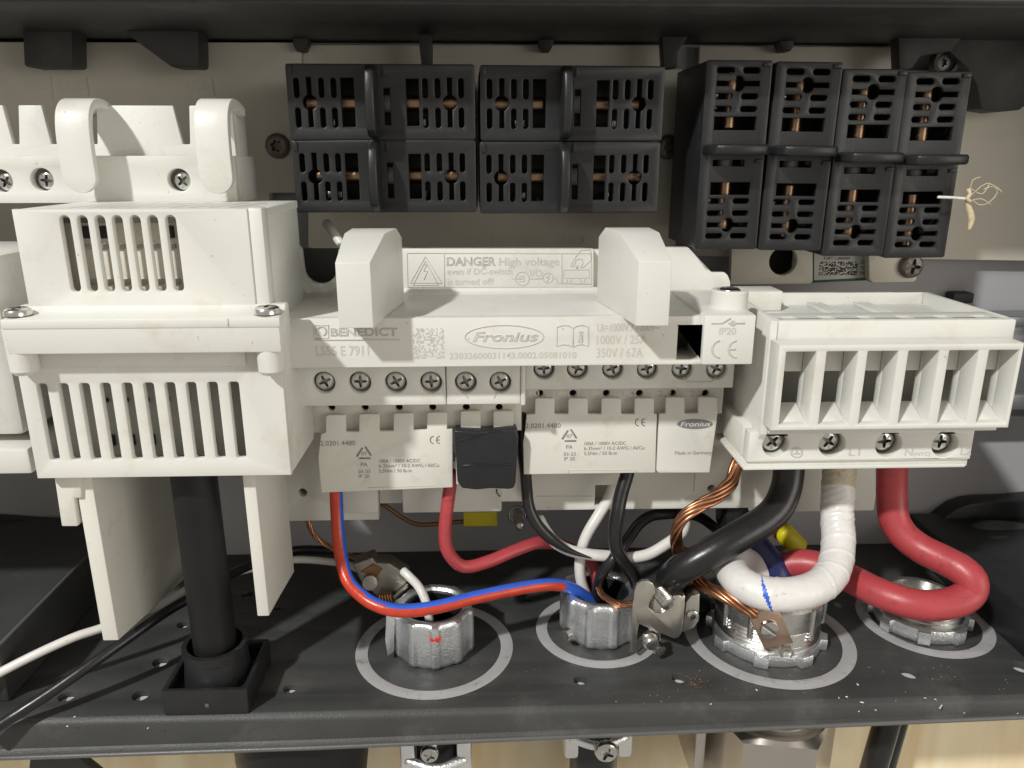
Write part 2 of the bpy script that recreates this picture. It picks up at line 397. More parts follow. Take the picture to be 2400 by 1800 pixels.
# ================================================================ housing
RINGS = [(-18.8, -68.3, 27.2), (39.5, -59.6, 22.4), (99.5, -65.4, 29.4), (160.3, -58.0, 23.1)]
H = root('inverter_housing', (0, -50, 0), 'dark grey open inverter housing with floor plate, rim and pale back panel', 'housing', kind='structure')
box('back_panel', -300, 300, 0, 4, -3.2, 240, 'panel', H, 0)
box('side_wall', 262, 266, -102, -0.1, 0.3, 226, 'dark', H, 0.5)
box('side_wall', -266, -262, -102, -0.1, 0.3, 226, 'dark', H, 0.5)
# floor plate with small blind holes
hole_px = [(430, 1463, 2.3), (376, 1551, 2.6), (330, 1629, 2.6), (157, 1631, 2.6), (680, 1613, 2.2), (579, 1392, 2.2), (1235, 1405, 2.0),
           (1360, 1594, 2.1), (1591, 1589, 2.3), (2131, 1576, 2.9), (2393, 1563, 2.9), (650, 1425, 1.2), (1500, 1330, 2.0)]
holes = []
for u, v, r in hole_px:
    q = Q(u, v, 0); holes.append((q.x, q.y, r))
floor = plate('floor_plate', [(-300, -99.2), (300, -99.2), (300, -0.05), (-300, -0.05)], [circ(x, y, r, 20) for x, y, r in holes], 'z', -3.2, 0, 'dark', H, 0.25)
for x, y, r in holes:
    cyl('hole_plug', (x, y, -3.6), (0, 0, 1), r*0.98, 1.3, 'plug', floor, 20, 0.1)
for x, y, r in RINGS:
    o = [(x+r*math.cos(a), y+r*math.sin(a)) for a in [2*math.pi*i/72 for i in range(72)]]
    t = {27.2: 4.2, 22.4: 4.0, 29.4: 4.6, 23.1: 4.2}[r]
    plate('knockout_ring', o, [circ(x, y, r-t, 64)], 'z', 0.02, 0.14, 'ring', floor, 0.03)
# rounded front lip
lipp = [(-99.25, -0.1), (-100.6, -0.9), (-101.2, -2.2), (-101.6, -8.6), (-102.6, -9.6), (-102.8, -10.6), (-102.0, -11.6), (-99.25, -11.9)]
stations = [(-300, 14.5), (-55, 11.9), (165, 6.6), (300, 3.4)]     # the lip is a little lower towards the right
lv = []; lf = []; n_ = len(lipp)
for x, h in stations: lv += [(x, y, z if z > -1.5 else -1.5+(z+1.5)*(h-1.5)/10.4) for y, z in lipp]
for s_ in range(len(stations)-1):
    for i in range(n_): lf.append((s_*n_+i, s_*n_+(i+1) % n_, (s_+1)*n_+(i+1) % n_, (s_+1)*n_+i))
lf += [list(range(n_)), list(range((len(stations)-1)*n_, len(stations)*n_))]
link('front_lip', mesh('front_lip', lv, lf, 'dark', 0), H)
tube('lip_bead', [(x, -102.6, -1.5-9.2*(h-1.5)/10.4) for x, h in stations], 0.75, 'ridge', H, k=10, smoothpath=False)
# raised side ledges and dark corner mouldings; black puts corner shadow into the colour
a = Q(10, 1495, 20); b = Q(200, 1315, 20)
xl = (a.x+b.x)/2
led = box('side_ledge', -300, xl, -92, -3, 0.1, 20, 'dark', H, 1.0)
tube('ledge_edge', [(xl-0.4, -92, 19.8), (xl-0.4, -3, 19.8)], 0.55, 'ridge', led, k=8, smoothpath=False)
led2 = box('side_ledge', 182, 300, -88, -3, 0.1, 16, 'black', H, 1.0)
pprism('corner_moulding', [(-80, 1215), (40, 1224), (130, 1229), (215, 1229), (225, 1240), (225, 1345), (-80, 1345)], -7, -0.3, 'black', H, 1.2)
pprism('corner_moulding', [(2175, 1262), (2192, 1238), (2215, 1213), (2245, 1192), (2275, 1181), (2310, 1177), (2380, 1175), (2440, 1168), (2520, 1130), (2520, 1400), (2175, 1400)], -9, -0.3, 'black', H, 1.2)
pts = [P(u, v, -16) for u, v in [(2240, 1300), (2270, 1262), (2310, 1246), (2360, 1246), (2420, 1256), (2480, 1280)]]
tube('black_hose', pts, 4.6, 'dark', H)
pts = [P(u, v, -26) for u, v in [(2250, 1345), (2285, 1300), (2325, 1278), (2380, 1285), (2440, 1320)]]
tube('black_hose', pts, 4.0, 'dark', H)
pts = [P(u, v, y) for u, v, y in [(2215, 1300, -20), (2262, 1318, -28), (2310, 1345, -40), (2360, 1388, -52), (2430, 1455, -64)]]
tube('black_hose', pts, 3.0, 'dark', H)
# top rim with hanging tabs and ribs
box('top_rim', -300, 300, -74, -0.2, 202.6, 226, 'dark', H, 0.8)
box('rim_lip', -300, 300, -79, -74.3, 203.6, 230, 'ridge', H, 0.8)
def rimtab(pts, yf, yb): pprism('rim_tab', pts, yf, yb, 'dark', H, 0.5)
rimtab([(52, 60), (168, 60), (170, 152), (165, 157), (62, 157), (56, 152)], -24, -14)
rimtab([(290, 55), (300, 82), (395, 152), (402, 157), (460, 157), (466, 152), (464, 60)], -26, -16)
rimtab([(978, 60), (1012, 60), (1012, 158), (988, 158), (982, 100)], -22, -16)
rimtab([(1550, 60), (1630, 60), (1590, 120), (1588, 158), (1556, 162)], -20, -14)
rimtab([(2105, 60), (2280, 60), (2230, 120), (2160, 130), (2138, 160), (2108, 162)], -20, -14)
for u in (703, 1280, 1845):
    rimtab([(u-20, 60), (u+20, 60), (u+17, 104), (u+9, 120), (u-9, 120), (u-17, 104)], -12, -6)
rimtab([(2225, 60), (2420, 60), (2420, 235), (2390, 258), (2345, 262), (2300, 255), (2290, 200), (2268, 160), (2225, 120)], -16, -4)
lathe('screw_boss', [(4.6, 0), (4.6, 4), (3.4, 4), (3.4, 2.5), (0, 2.5)], P(2205, 148, -10), (0, -1, 0), 'dark', H)
screw(H, P(2205, 148, -12.3), 3.0, SCREW_OX)

# ---------------------------------------------------------------- cream cover sheets behind everything
def sheet(name, pts, yf, t, lab, m='cream'):
    r_ = root(name, P(sum(p[0] for p in pts)/len(pts), max(p[1] for p in pts), yf), lab, 'cover sheet', 'cream cover sheets screwed to the back panel')
    pprism('sheet', pts, yf, yf+t, m, r_, 0.4); return r_
s1 = sheet('cover_sheet', [(-60, 98), (690, 99), (706, 120), (706, 160), (696, 300), (692, 452), (632, 452), (620, 600), (-60, 600)], -8, 5, 'cream sheet on the back panel behind the two white hooks, left')
for u, v0, v1 in ((120, 180, 232), (204, 180, 225), (498, 180, 225)):
    wire('moulded_line', [P(u, v0, -8.1), P(u+6, v1, -8.1)], 0.22, 'relief', s1)
for a, b in ((60, 112), (140, 200), (440, 490)):
    text('IO/WSD' if a < 100 else 'USB', a, b, 210, 24, -8.0, 'relief', s1)
screw(s1, P(652, 342, -8), 4.4, SCREW_OX)
s2 = sheet('cover_sheet', [(710, 105), (1551, 106), (1552, 162), (1600, 162), (1590, 480), (1575, 700), (722, 580), (722, 497), (708, 460)], -6, 4, 'cream sheet on the back panel behind the four lying fuse holders')
text('22.12 VDC 203', 1090, 1370, 572, 18, -6.0, 'relief', s2)
screw(s2, P(1566, 345, -6), 4.4, SCREW_OX)
text('001', 735, 768, 142, 22, -6, 'relief', s2)
s3 = sheet('cover_sheet', [(1640, 108), (2104, 110), (2104, 165), (2440, 165), (2440, 612), (1620, 600)], -5, 3, 'cream sheet on the back panel behind the four upright fuse holders')

# small bracket with the sticker below the upright fuse holders
B = root('board_bracket', P(1930, 665, -28), 'pale grey bracket with a round hole under the upright fuse holders', 'bracket')
yb = -28
out = [(P(u, v, yb).x, P(u, v, yb).z) for u, v in [(1715, 575), (1906, 575), (1906, 660), (1898, 666), (1712, 668)]]
c = P(1836, 612, yb)
plate('plate', out, [circ(c.x, c.z, 5.0, 28)], 'y', yb, yb+3, 'cream', B, 0.5)
pprism('plate', [(2036, 590), (2152, 592), (2150, 656), (2142, 662), (2046, 664), (2037, 656)], yb-1, yb+3, 'cream', B, 0.8)
pprism('circuit_board', [(1880, 560), (2060, 560), (2060, 656), (1880, 664)], yb+4, yb+5.5, 'pcb', B, 0.1)
box('hole_back', c.x-8, c.x+8, yb+12, yb+13, c.z-8, c.z+8, 'blackm', B, 0)
st = pprism('sticker', [(1908, 592), (2046, 586), (2044, 650), (1908, 657)], yb+3.6, yb+3.9, 'sticker', B, 0.02)
text('9 0FT 1.000000', 1930, 1992, 609, 7, yb+3.6, 'inkb', st)
for i, s in enumerate(('OSP1', 'V0.1', 'PR05')): text(s, 2017, 2042, 618+i*13, 8, yb+3.6, 'inkb', st)
rr = random.Random(3)
bm = bmesh.new()
x0, x1 = px(1920, 629, yb+3.6), px(2010, 629, yb+3.6); z0, z1 = pz(1965, 645, yb+3.6), pz(1965, 613, yb+3.6)
nx, nz = 34, 13
for i in range(nx):
    for j in range(nz):
        if rr.random() < 0.52:
            add_box(bm, x0+(x1-x0)*i/nx, x0+(x1-x0)*(i+0.94)/nx, yb+3.5, yb+3.58, z0+(z1-z0)*j/nz, z0+(z1-z0)*(j+0.94)/nz)
link('printed_pattern', finish(bm, 'printed_pattern', 'inkb', 0), st)
screw(B, P(2133, 623, yb-1), 4.3, SCREW_OXC, roll=0.1)

# metal rail glimpsed behind the right block
Rl = root('mounting_rail', P(2380, 960, -14), 'grey metal rail on the back panel behind the right block', 'rail')
pbox('rail_face', 2300, 740, 2440, 985, -14, -3, 'greym', Rl, 0.5)
pbox('rail_rib', 2300, 742, 2440, 768, -18, -14.1, 'greym', Rl, 0.8)
pbox('rail_rib', 2300, 925, 2440, 962, -18, -14.1, 'greym', Rl, 0.8)
pbox('rail_seal', 2234, 687, 2284, 712, -6, -0.2, 'dark', Rl, 0.8)

# ================================================================ left: vented cover
V = root('vented_cover', P(360, 1120, -95), 'large white vented switch cover with two slotted grilles, left', 'switch cover')
yu = -101.0
x0, x1 = px(45, 600, yu), px(622, 600, yu); zt, zb = pz(330, 490, yu), pz(330, 742, yu)
hl = []
for a, b in zip((345, 440, 535, 630, 725, 818, 915), (395, 487, 580, 670, 767, 860, 955)):
    ua, ub = a*.434, b*.434
    cx = (px(ua+4, 505, yu)+px(ub+2, 683, yu))/2; hl.append(rrect(cx-1.25, cx+1.25, pz(300, 684, yu), pz(300, 505, yu), 1.24))
up_ = plate('upper_grille', [(x0, zb), (x1-3.6, zb), (x1-3.6, zt), (x0, zt)], hl, 'y', yu, yu+2.2, 'white', V, 0.45)
box('corner_post', x1-3.9, x1, yu+0.5, yu+6, zb, zt+0.2, 'white', V, 0.8)
box('side_wall', x1-2.2, x1-0.3, yu+6.1, -62, zb-4, zt-0.2, 'white', V, 0.3)
box('side_wall', x0+0.3, x0+2.2, yu+2.3, -62, zb-4, zt-0.2, 'white', V, 0.3)
sl = []
for i in range(9):
    xx = x0+10+i*5.1; sl.append([(xx, -95), (xx+1.1, -95), (xx+5.4, -71), (xx+4.3, -71)])
plate('top_wall', [(x0+0.1, yu+2.3), (x1-0.1, yu+2.3), (x1-0.1, -62), (x0+0.1, -62)], sl, 'z', zt-2.2, zt-0.1, 'white', V, 0.2)
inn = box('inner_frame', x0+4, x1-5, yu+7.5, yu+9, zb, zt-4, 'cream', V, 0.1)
for k in range(7):
    cx = (hl[k][0][0]+hl[k][-1][0])/2+0.6
    if k not in (2, 3, 4): box('dark_clip', cx-1, cx+1.6, yu+6.8, yu+7.5, pz(300, 565, yu), pz(300, 535, yu), 'black', inn, 0.1)
    box('dark_clip', cx-1, cx+1.6, yu+6.8, yu+7.5, pz(300, 590, yu), pz(300, 580, yu), 'inner', inn, 0.1)
    box('dark_clip', cx-1, cx+1.6, yu+6.8, yu+7.5, pz(300, 676, yu), pz(300, 664, yu), 'inner', inn, 0.1)
# hairline crack and moulding seam above the band
wire('hairline_crack', [P(u, v, -101.2) for u, v in ((541, 728), (536, 738), (534, 744))]+[P(u, v, -109.4) for u, v in ((534, 748), (535, 765))], 0.13, 'ink', V)
# band with two screw bosses
yb_ = -109.0
zt2, zb2 = pz(330, 745, yb_), pz(330, 829, yb_); xa, xb = px(8, 780, yb_), px(656, 780, yb_)
prism('band', [(yb_, zb2), (yb_, zt2-1.0), (yb_+0.6, zt2), (yu-2.5, zt2+0.1), (yu-0.8, zt2+0.6), (yu-0.05, zt2+1.8), (yu+3.0, zt2+1.8), (yu+3.0, zb2), ], 'x', xa, xb, 'white', V, 0.5)
box('band_bead', xa-0.3, xb+0.3, yb_-0.3, yb_+3, zt2-2.7, zt2-0.15, 'white', V, 0.5)
for u in (57, 636):
    cx = px(u, 850, yb_+3.6)
    lathe('screw_boss', [(0, 0), (2.6, 0), (3.4, 1.0), (3.6, 12), (0, 12)], (cx, yb_+3.6, pz(u, 884, yb_)), (0, 0, 1), 'white', V, 24)
for u in (42, 627):
    p = P(u, 733, yb_+3.6)
    screw(V, (p.x, p.y, zt2+0.3), 3.3, rot=Euler((R(-90), 0, 0)))
# lower grille
yl = -102.5
x0, x1 = px(60, 980, yl), px(671, 980, yl); zt, zb = pz(330, 846, yl), pz(330, 1119, yl)
hl = []
for a, b in zip((220, 335, 450, 563, 680, 797, 912, 1027, 1143, 1258), (285, 398, 510, 620, 735, 848, 960, 1070, 1183, 1295)):
    cx = (px(a*.434+5, 900, yl)+px(b*.434, 1076, yl))/2; hl.append(rrect(cx-1.3, cx+1.3, pz(300, 1077, yl), pz(300, 898, yl), 0.7))
lo = plate('lower_grille', [(x0, zb), (x1, zb), (x1, zt+8), (x0, zt+8)], hl, 'y', yl, yl+2.2, 'white', V, 0.45)
box('raised_panel', hl[0][0][0]-1, x1-9, yl-0.7, yl-0.05, zt-1.5, zt+6, 'white', V, 0.25)
pts = [XP(u, v, x1) for u, v in [(677, 1108), (738, 1010), (738, 760)]]
prism('side_wall', [(yl+2.25, zb), (yl+2.25, zt+7), (pts[1].y, zt+7), (pts[1].y, pts[1].z), (pts[1].y-2, pts[1].z-2)], 'x', x1-2, x1-0.1, 'white', V, 0.3)
box('bottom_wall', x0+0.3, x1-2.1, yl+2.25, -64, zb+0.2, zb+1.8, 'white', V, 0.2)
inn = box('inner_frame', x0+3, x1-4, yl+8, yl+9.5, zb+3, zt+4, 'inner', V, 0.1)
for k in range(2, 9):
    cx = (hl[k][0][0]+hl[k][-1][0])/2+0.8
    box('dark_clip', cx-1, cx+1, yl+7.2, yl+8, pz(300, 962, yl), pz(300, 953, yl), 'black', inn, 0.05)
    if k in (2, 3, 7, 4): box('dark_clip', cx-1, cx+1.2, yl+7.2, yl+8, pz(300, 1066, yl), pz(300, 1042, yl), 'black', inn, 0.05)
# neighbouring piece at the left frame edge, unseen part lengthened to shade the ledge
pbox('edge_panel', -1500, 600, 20, 1035, -96, -60, 'white', V, 3.0)
pbox('edge_foot', -1500, 1062, 72, 1122, -99.5, -60, 'white', V, 0.8)
# fins reaching down to the floor
def fin(uf0, uf1, vtop, vbot, yf, pts_back):
    xa, xb = px(uf0, vbot, yf), px(uf1, vbot, yf)
    zt_, zb_ = pz(uf1, vtop, yf), pz(uf1, vbot, yf)
    q = [XP(u, v, xb) for u, v in pts_back]
    prism('fin', [(yf, zb_), (yf, zt_), (q[0].y, zt_), (q[0].y, q[0].z)] + [(p.y, p.z) for p in q[1:]], 'x', xa, xb, 'white2', V, 0.35)
fin(241, 278, 1100, 1501, -97, [(451, 1338), (345, 1440)])
fin(603, 631, 1100, 1444, -97, [(690, 1340), (655, 1400)])
pprism('hook_bracket', [(124, 1100), (190, 1100), (190, 1168), (174, 1168), (182, 1234), (144, 1234)], -98, -92, 'white2', V, 0.4)

# ================================================================ top left: box with hooks
K = root('hook_box', P(280, 470, -60), 'white box with V notches and two curved hooks above the vented cover', 'terminal box')
yv, yk = -57.0, -63.0
zt, zm, zb = pz(280, 247, yv), pz(280, 365, yk), pz(280, 476, yk)
xr = px(552, 420, yk)
X0 = px(-120, 300, yv)
poly = [(px(-120, 300, yv), pz(280, 380, yv)), (xr-1, pz(280, 380, yv)), (xr-1, zt)]
def notch(ut0, ut1, ub0, ub1):
    return [(px(ut1, 250, yv), zt), (px(ub1, 338, yv), pz(280, 338, yv)), (px(ub0, 338, yv), pz(280, 338, yv)), (px(ut0, 250, yv), zt)]
for n_ in ((405, 443, 428, 445), (190, 226, 217, 228), (97, 133, 120, 136), (6, 43, 30, 45), (-80, -44, -60, -42)): poly += notch(*n_)
poly += [(px(-120, 300, yv), zt)]
prism('notched_wall', poly, 'y', yv, yv+2, 'white', K, 0.3)
box('end_wall', xr-2.6, xr-1.05, yv+2.05, -44, zb, zt-0.3, 'white', K, 0.3)
hs = [(P(u, v, yk).x, P(u, v, yk).z) for u, v in ((98, 421), (419, 422), (2, 424))]
plate('screw_wall', [(X0, zb), (xr, zb), (xr, zm), (X0, zm)], [circ(x, z, 3.25, 28) for x, z in hs], 'y', yk, yk+3, 'white', K, 0.4)
box('ledge', X0, xr-0.1, yk+3.05, yv-0.05, zm-2.5, zm-0.1, 'white', K, 0.2)
box('box_back', X0, xr-0.3, yk+5.5, yv+1.5, zb, zm-2.6, 'white2', K, 0.2)
for x, z in hs: screw(K, (x+0.5, yk+3.0, z-0.3), 2.75)
box('side_wall', xr-2, xr-0.05, yk+3.05, -40, zb, zm-0.2, 'white', K, 0.3)
def hook(u0, u1, vtop, vbot):
    # curved band: over the top of the box and down the front
    ys = []; uc = (u0+u1)/2
    xa, xb = px(u0, 400, -71), px(u1, 400, -71); cx = (xa+xb)/2; hw = (xb-xa)/2
    zt_, zb_ = pz(uc, vtop, -64), pz(uc, vbot, -71)
    prof = [(-52, zt_-2.2), (-57, zt_-0.6), (-62, zt_), (-66, zt_-0.9), (-69, zt_-3.5), (-70.4, zt_-7), (-71, zt_-11), (-71.2, zt_-16), (-71, zb_+hw), (-70.8, zb_+hw*0.5), (-70.6, zb_+hw*0.13), (-70.6, zb_)]
    wid = [hw]*9+[hw*0.87, hw*0.5, hw*0.12]
    prof2 = catmull([Vector((0, a, b)) for a, b in prof], 1.0)
    bm = bmesh.new(); rows = []
    zmin = zb_+hw
    for i, p in enumerate(prof2):
        t = (prof2[min(i+1, len(prof2)-1)]-prof2[max(i-1, 0)]).normalized(); n = Vector((0, -t.z, t.y)); 
        h = hw
        if p.z < zmin and p.y < -69: h = hw*math.sqrt(max(0.0, 1-((zmin-p.z)/hw)**2)); h = max(h, 0.25)
        rows.append([bm.verts.new((cx-h, p.y+n.y*2.4, p.z+n.z*2.4)), bm.verts.new((cx-h, p.y, p.z)), bm.verts.new((cx+h, p.y, p.z)), bm.verts.new((cx+h, p.y+n.y*2.4, p.z+n.z*2.4))])
    for A, B_ in zip(rows, rows[1:]):
        for j in range(4): bm.faces.new((A[j], A[(j+1) % 4], B_[(j+1) % 4], B_[j]))
    bm.faces.new(rows[0]); bm.faces.new(rows[-1][::-1])
    bmesh.ops.recalc_face_normals(bm, faces=bm.faces)
    link('hook', finish(bm, 'hook', 'white', 0.45, bang=50, angle=40), K)
hook(143, 222, 229, 452)
hook(465, 543, 230, 454)

# ================================================================ black shaft with square socket
S_ = root('switch_shaft', (-86.6, -87, 0), 'round black switch shaft standing in a square black socket on the floor plate', 'shaft')
a, b = Q(386, 1675, 0.0), Q(584, 1675, 0.0)
cx = (a.x+b.x)/2; hw = (b.x-a.x)/2; cy = -99.6+hw*0.98
ztop = pz(480, 1618, -99.6)
plate('socket', rrect(cx-hw, cx+hw, cy-hw, cy+hw, 0.8), [rrect(cx-hw+1.6, cx+hw-1.6, cy-hw+1.6, cy+hw-1.6, 0.6)], 'z', 0.05, ztop, 'black', S_, 0.25)
box('socket_floor', cx-hw+1.7, cx+hw-1.7, cy-hw+1.7, cy+hw-1.7, 0.05, ztop-4, 'blackm', S_, 0.1)
zc = 17
lathe('collar', [(10.3, ztop-4), (9.4, zc-3.2), (9.9, zc-3), (9.9, zc), (8.4, zc), (7.6, zc-6), (0, zc-6)], (cx, cy, 0), (0, 0, 1), 'black', S_, 40)
cyl('shaft', (cx, cy, 8), (0, 0, 1), 6.5, 110, 'blackm', S_, 40, 0.3)
q = P(486, 1652, -99.65); box('socket_nib', q.x-0.6, q.x+0.6, -100.1, -99.5, q.z-0.6, q.z+0.6, 'ridge', S_, 0.1)

# ================================================================ DC switch block
D = root('dc_switch_block', P(1150, 862, -70), 'wide white switch block with engraved label face and two grip handles', 'switch block')
yf = -93.0
zt, zb = pz(1140, 744, yf), pz(1140, 859, yf)
xs0, xs1 = px(1588, 800, yf), px(1655, 800, yf)
xL = px(640, 800, yf)
zs0, zs1 = pz(1620, 843, yf), pz(1620, 764, yf)
plate('label_face', [(xL, zb), (xs1, zb), (xs1, zt), (xL, zt)], [[(xs0, zs0), (xs1-0.6, zs0), (xs1-0.6, zs1), (xs0, zs1)]], 'y', yf, yf+3, 'white', D, 0.35)
box('shelf', xL, xs1+14, yf+3.05, -50.2, zt-3, zt-0.05, 'white', D, 0.3)
box('block_body', xL, xs0, yf+3.05, -52, zb+0.2, zt-3.05, 'white', D, 0.2)
box('slot_back', xs0+0.05, xs1, yf+14, -52, zb+0.2, zt-3.05, 'dark', D, 0.1)
box('slot_floor', xs0+0.05, xs1, yf+3.05, yf+13.9, zb+0.2, zs0-0.05, 'white', D, 0.1)
xi0, xi1 = px(1648, 800, yf-1.6), px(1768, 800, yf-1.6)
box('end_block', xi0, xi1, yf-1.6, -55, pz(1700, 855, yf-1.6), pz(1700, 739, yf-1.6), 'white', D, 0.5)
# rear wall with U notch
yw = -50.0
W = lambda u, v: (P(u, v, yw).x, P(u, v, yw).z)
nu = [W(792, 583)]+[W(751+40*math.cos(R(a)), 626-40*math.sin(R(a))) for a in range(0, -181, -20)]+[W(706, 585), W(700, 577)]
prism('rear_wall', [W(640, 577)]+[W(640, 745), W(1712, 745), W(1712, 660), W(1706, 645), W(1698, 638), W(1668, 638), W(1614, 580), W(1560, 580), W(1545, 583)]+nu, 'y', yw, yw+3, 'white', D, 0.35)
box('notch_back', W(690, 600)[0], W(800, 600)[0], yw+9, yw+10, W(700, 690)[1], W(700, 590)[1], 'dark', D, 0.1)
dp = pprism('danger_panel', [(944, 583), (1392, 583), (1392, 684), (944, 684)], yw-2.5, yw-0.05, 'white', D, 0.5)
zq = pz(1140, 676, yw-2.5)
prism('fillet', [(yw-2.4, zt-0.04), (yw-2.4, zt+1.6), (yw-3.2, zt+0.7), (yw-4.6, zt+0.2), (yw-7, zt-0.04)], 'x', px(790, 680, yw), px(1440, 680, yw), 'white', D, 0.15)
def handle(sgn, fL, fR, bL, bR, tL, tR):
    """front (y=-104) left/right, shelf level; top edge at y=-74"""
    ys = [-60, -75, -88, -104]
    F = lambda yy: (yy+104)/30.0
    xf = (px(fL, 690, -104), px(fR, 690, -104)); xb = (px(tL, 534, -74), px(tR, 534, -74))
    xl = lambda yy: xf[0]+(xb[0]-xf[0])*F(yy); xr_ = lambda yy: xf[1]+(xb[1]-xf[1])*F(yy)
    prof = [(-69, zt+0.02), (-69, 141), (-75, 144.2), (-88, 144), (-104, 138.2), (-104, zt-0.3), (-93.4, zt-0.3), (-93.4, zt+0.02)]
    verts = []; n = len(prof)
    for yy, zz in prof: verts.append((xl(yy), yy, zz))
    for yy, zz in prof: verts.append((xr_(yy), yy, zz))
    faces = [list(range(n))[::-1], list(range(n, 2*n))]+[(i, (i+1) % n, n+(i+1) % n, n+i) for i in range(n)]
    link('handle', mesh('handle', verts, faces, 'white', 0.6, seg=3), D)
handle(-1, 790, 871, 0, 0, 826, 931)
handle(1, 1494, 1571, 0, 0, 1416, 1520)
# screw boss on the shelf's right end
p = P(1701, 733, -80)
lathe('screw_boss', [(5.4, 0), (5.3, 5.2), (4.9, 5.6), (3.7, 5.6), (3.5, 4.2), (0, 4.2)], (p.x, -82, zt-0.1), (0, 0, 1), 'white', D, 32)
screw(D, (p.x, -82, zt+4.2), 3.3, rot=Euler((R(-90), 0, 0)))
tube('white_rod', [P(765, 522, -40), P(802, 575, -48)], 1.5, 'white', D, smoothpath=False, k=10)
# engraving on the face
T = lambda s, u0, u1, vb, h, **k: text(s, u0, u1, vb, h, yf, 'ink', D, **k)
T('LS55 E 7911', 740, 865, 833, 22, bold=0.012)
T('BENEDICT', 775, 932, 787, 18, outline=0.03, bold=0)
wire('lettering', [P(u, v, yf-0.02) for u, v in ((739, 796), (936, 796))], 0.25, 'ink', D)
wire('lettering', [P(u, v, yf-0.02) for u, v in ((737, 762), (770, 762), (770, 792), (737, 792))], 0.2, 'ink', D, True)
wire('lettering', [P(753+11*math.cos(a)*(1), 776-11*math.sin(a), yf-0.02) for a in [R(-60+i*20) for i in range(16)]], 0.3, 'ink', D)
T('23032600031143.0002.05081010', 1053, 1351, 840, 14, bold=0.012)
T('Fronius', 1108, 1262, 800, 22, outline=0.025, shear=0.25)
def oval(u, v, a, b, y, r, m, par): return wire('lettering', [P(u+a*math.cos(R(t)), v-b*math.sin(R(t)), y-0.02) for t in range(0, 360, 6)], r, m, par, True)
oval(1182, 789, 92, 27, yf, 0.2, 'ink', D)
T('Ui=1000V / 1000V~', 1400, 1547, 776, 18, bold=0.006)
T('1000V / 25A', 1399, 1516, 806, 20, bold=0.008)
T('350V / 67A', 1398, 1507, 837, 21, bold=0.008)
for pts in ([(1305, 766), (1320, 762), (1333, 763), (1343, 769), (1353, 763), (1366, 762), (1379, 766), (1379, 811), (1366, 807), (1353, 808), (1343, 813), (1333, 808), (1320, 807), (1305, 811)],):
    wire('lettering', [P(u, v, yf-0.02) for u, v in pts], 0.2, 'ink', D, True)
wire('lettering', [P(u, v, yf-0.02) for u, v in ((1343, 769), (1343, 812))], 0.2, 'ink', D)
T('i', 1356, 1367, 803, 28, outline=0.02)
rr = random.Random(11); bm = bmesh.new()
x0, x1 = px(968, 805, yf), px(1041, 805, yf); z0, z1 = pz(1000, 840, yf), pz(1000, 769, yf)
for i in range(20):
    for j in range(20):
        if rr.random() < 0.48: add_box(bm, x0+(x1-x0)*i/20, x0+(x1-x0)*(i+.93)/20, yf-0.08, yf+0.1, z0+(z1-z0)*j/20, z0+(z1-z0)*(j+.93)/20)
link('engraved_pattern', finish(bm, 'engraved_pattern', 'ink', 0), D)
yi = yf-1.6
text('IP20', 1686, 1725, 784, 16, yi, 'ink', D, bold=0.01)
def ce(u0, u1, v, h, y, m, par, r):
    w = (u1-u0); a = h/2
    for c_, s_ in ((u0+a, 0), (u1-a*0.1, 1)):
        wire('lettering', [P(c_-a*math.sin(R(t))*0.95, v-a*math.cos(R(t)), y-0.02) for t in range(5, 176, 10)], r, m, par)
    wire('lettering', [P(u1-a*1.05, v, y-0.02), P(u1-a*0.25, v, y-0.02)], r, m, par)
ce(1668, 1729, 818, 40, yi, 'ink', D, 0.3)
wire('lettering', [P(u, v, yi-0.02) for u, v in ((1668, 757), (1692, 757), (1712, 745))], 0.28, 'ink', D)
wire('lettering', [P(u, v, yi-0.02) for u, v in ((1708, 757), (1745, 757))], 0.28, 'ink', D)
wire('lettering', [P(1717+5*math.cos(R(t)), 757-5*math.sin(R(t)), yi-0.02) for t in range(0, 360, 30)], 0.28, 'ink', D, True)
# danger plate
yd = yw-2.5; i2 = 'ink'
def dl(pts, closed=False, r=0.17): wire('lettering', [P(u, v, yd-0.02) for u, v in pts], r, i2, dp, closed)
dl([(954, 593), (1386, 594), (1386, 673), (956, 673)], True)
dl([(1041, 594), (1042, 673)]); dl([(1316, 594), (1317, 665)])
dl([(997, 601), (1036, 663), (962, 663)], True); dl([(997, 611), (1028, 668), (968, 668)], True)
dl([(994, 620), (1000, 620), (993, 635), (1002, 635), (994, 655)])
text('DANGER', 1047, 1162, 622, 19, yd, i2, dp, outline=0.03)
text('High voltage', 1170, 1311, 622, 18, yd, i2, dp, bold=0.012)
text('even if DC-switch', 1048, 1201, 643, 14, yd, i2, dp, bold=0.008)
text('is turned off!', 1049, 1157, 667, 14, yd, i2, dp, bold=0.008)
text('I/O', 1243, 1272, 648, 15, yd, i2, dp, bold=0.0)
dl([(1224+16*math.cos(R(t)), 653-16*math.sin(R(t))) for t in range(0, 360, 20)], True)
dl([(1200, 653), (1224, 653)]); dl([(1216, 647), (1228, 647), (1228, 659), (1216, 659)]); dl([(1240, 653), (1272, 653)])
dl([(1284+12*math.cos(R(t)), 651-12*math.sin(R(t))) for t in range(0, 360, 24)], True)
dl([(1288, 643), (1280, 651), (1288, 651), (1280, 661)])
dl([(1296, 652), (1304, 652), (1306, 663), (1320, 664), (1384, 666)])
dl([(1321, 632), (1381, 632), (1381, 651), (1321, 651)], True)
dl([(1338, 624), (1345, 608), (1352, 598), (1360, 587), (1384, 585), (1385, 610), (1364, 628)])
dl([(1338, 624), (1345, 624), (1349, 610), (1356, 606), (1364, 608), (1366, 617), (1361, 627)])
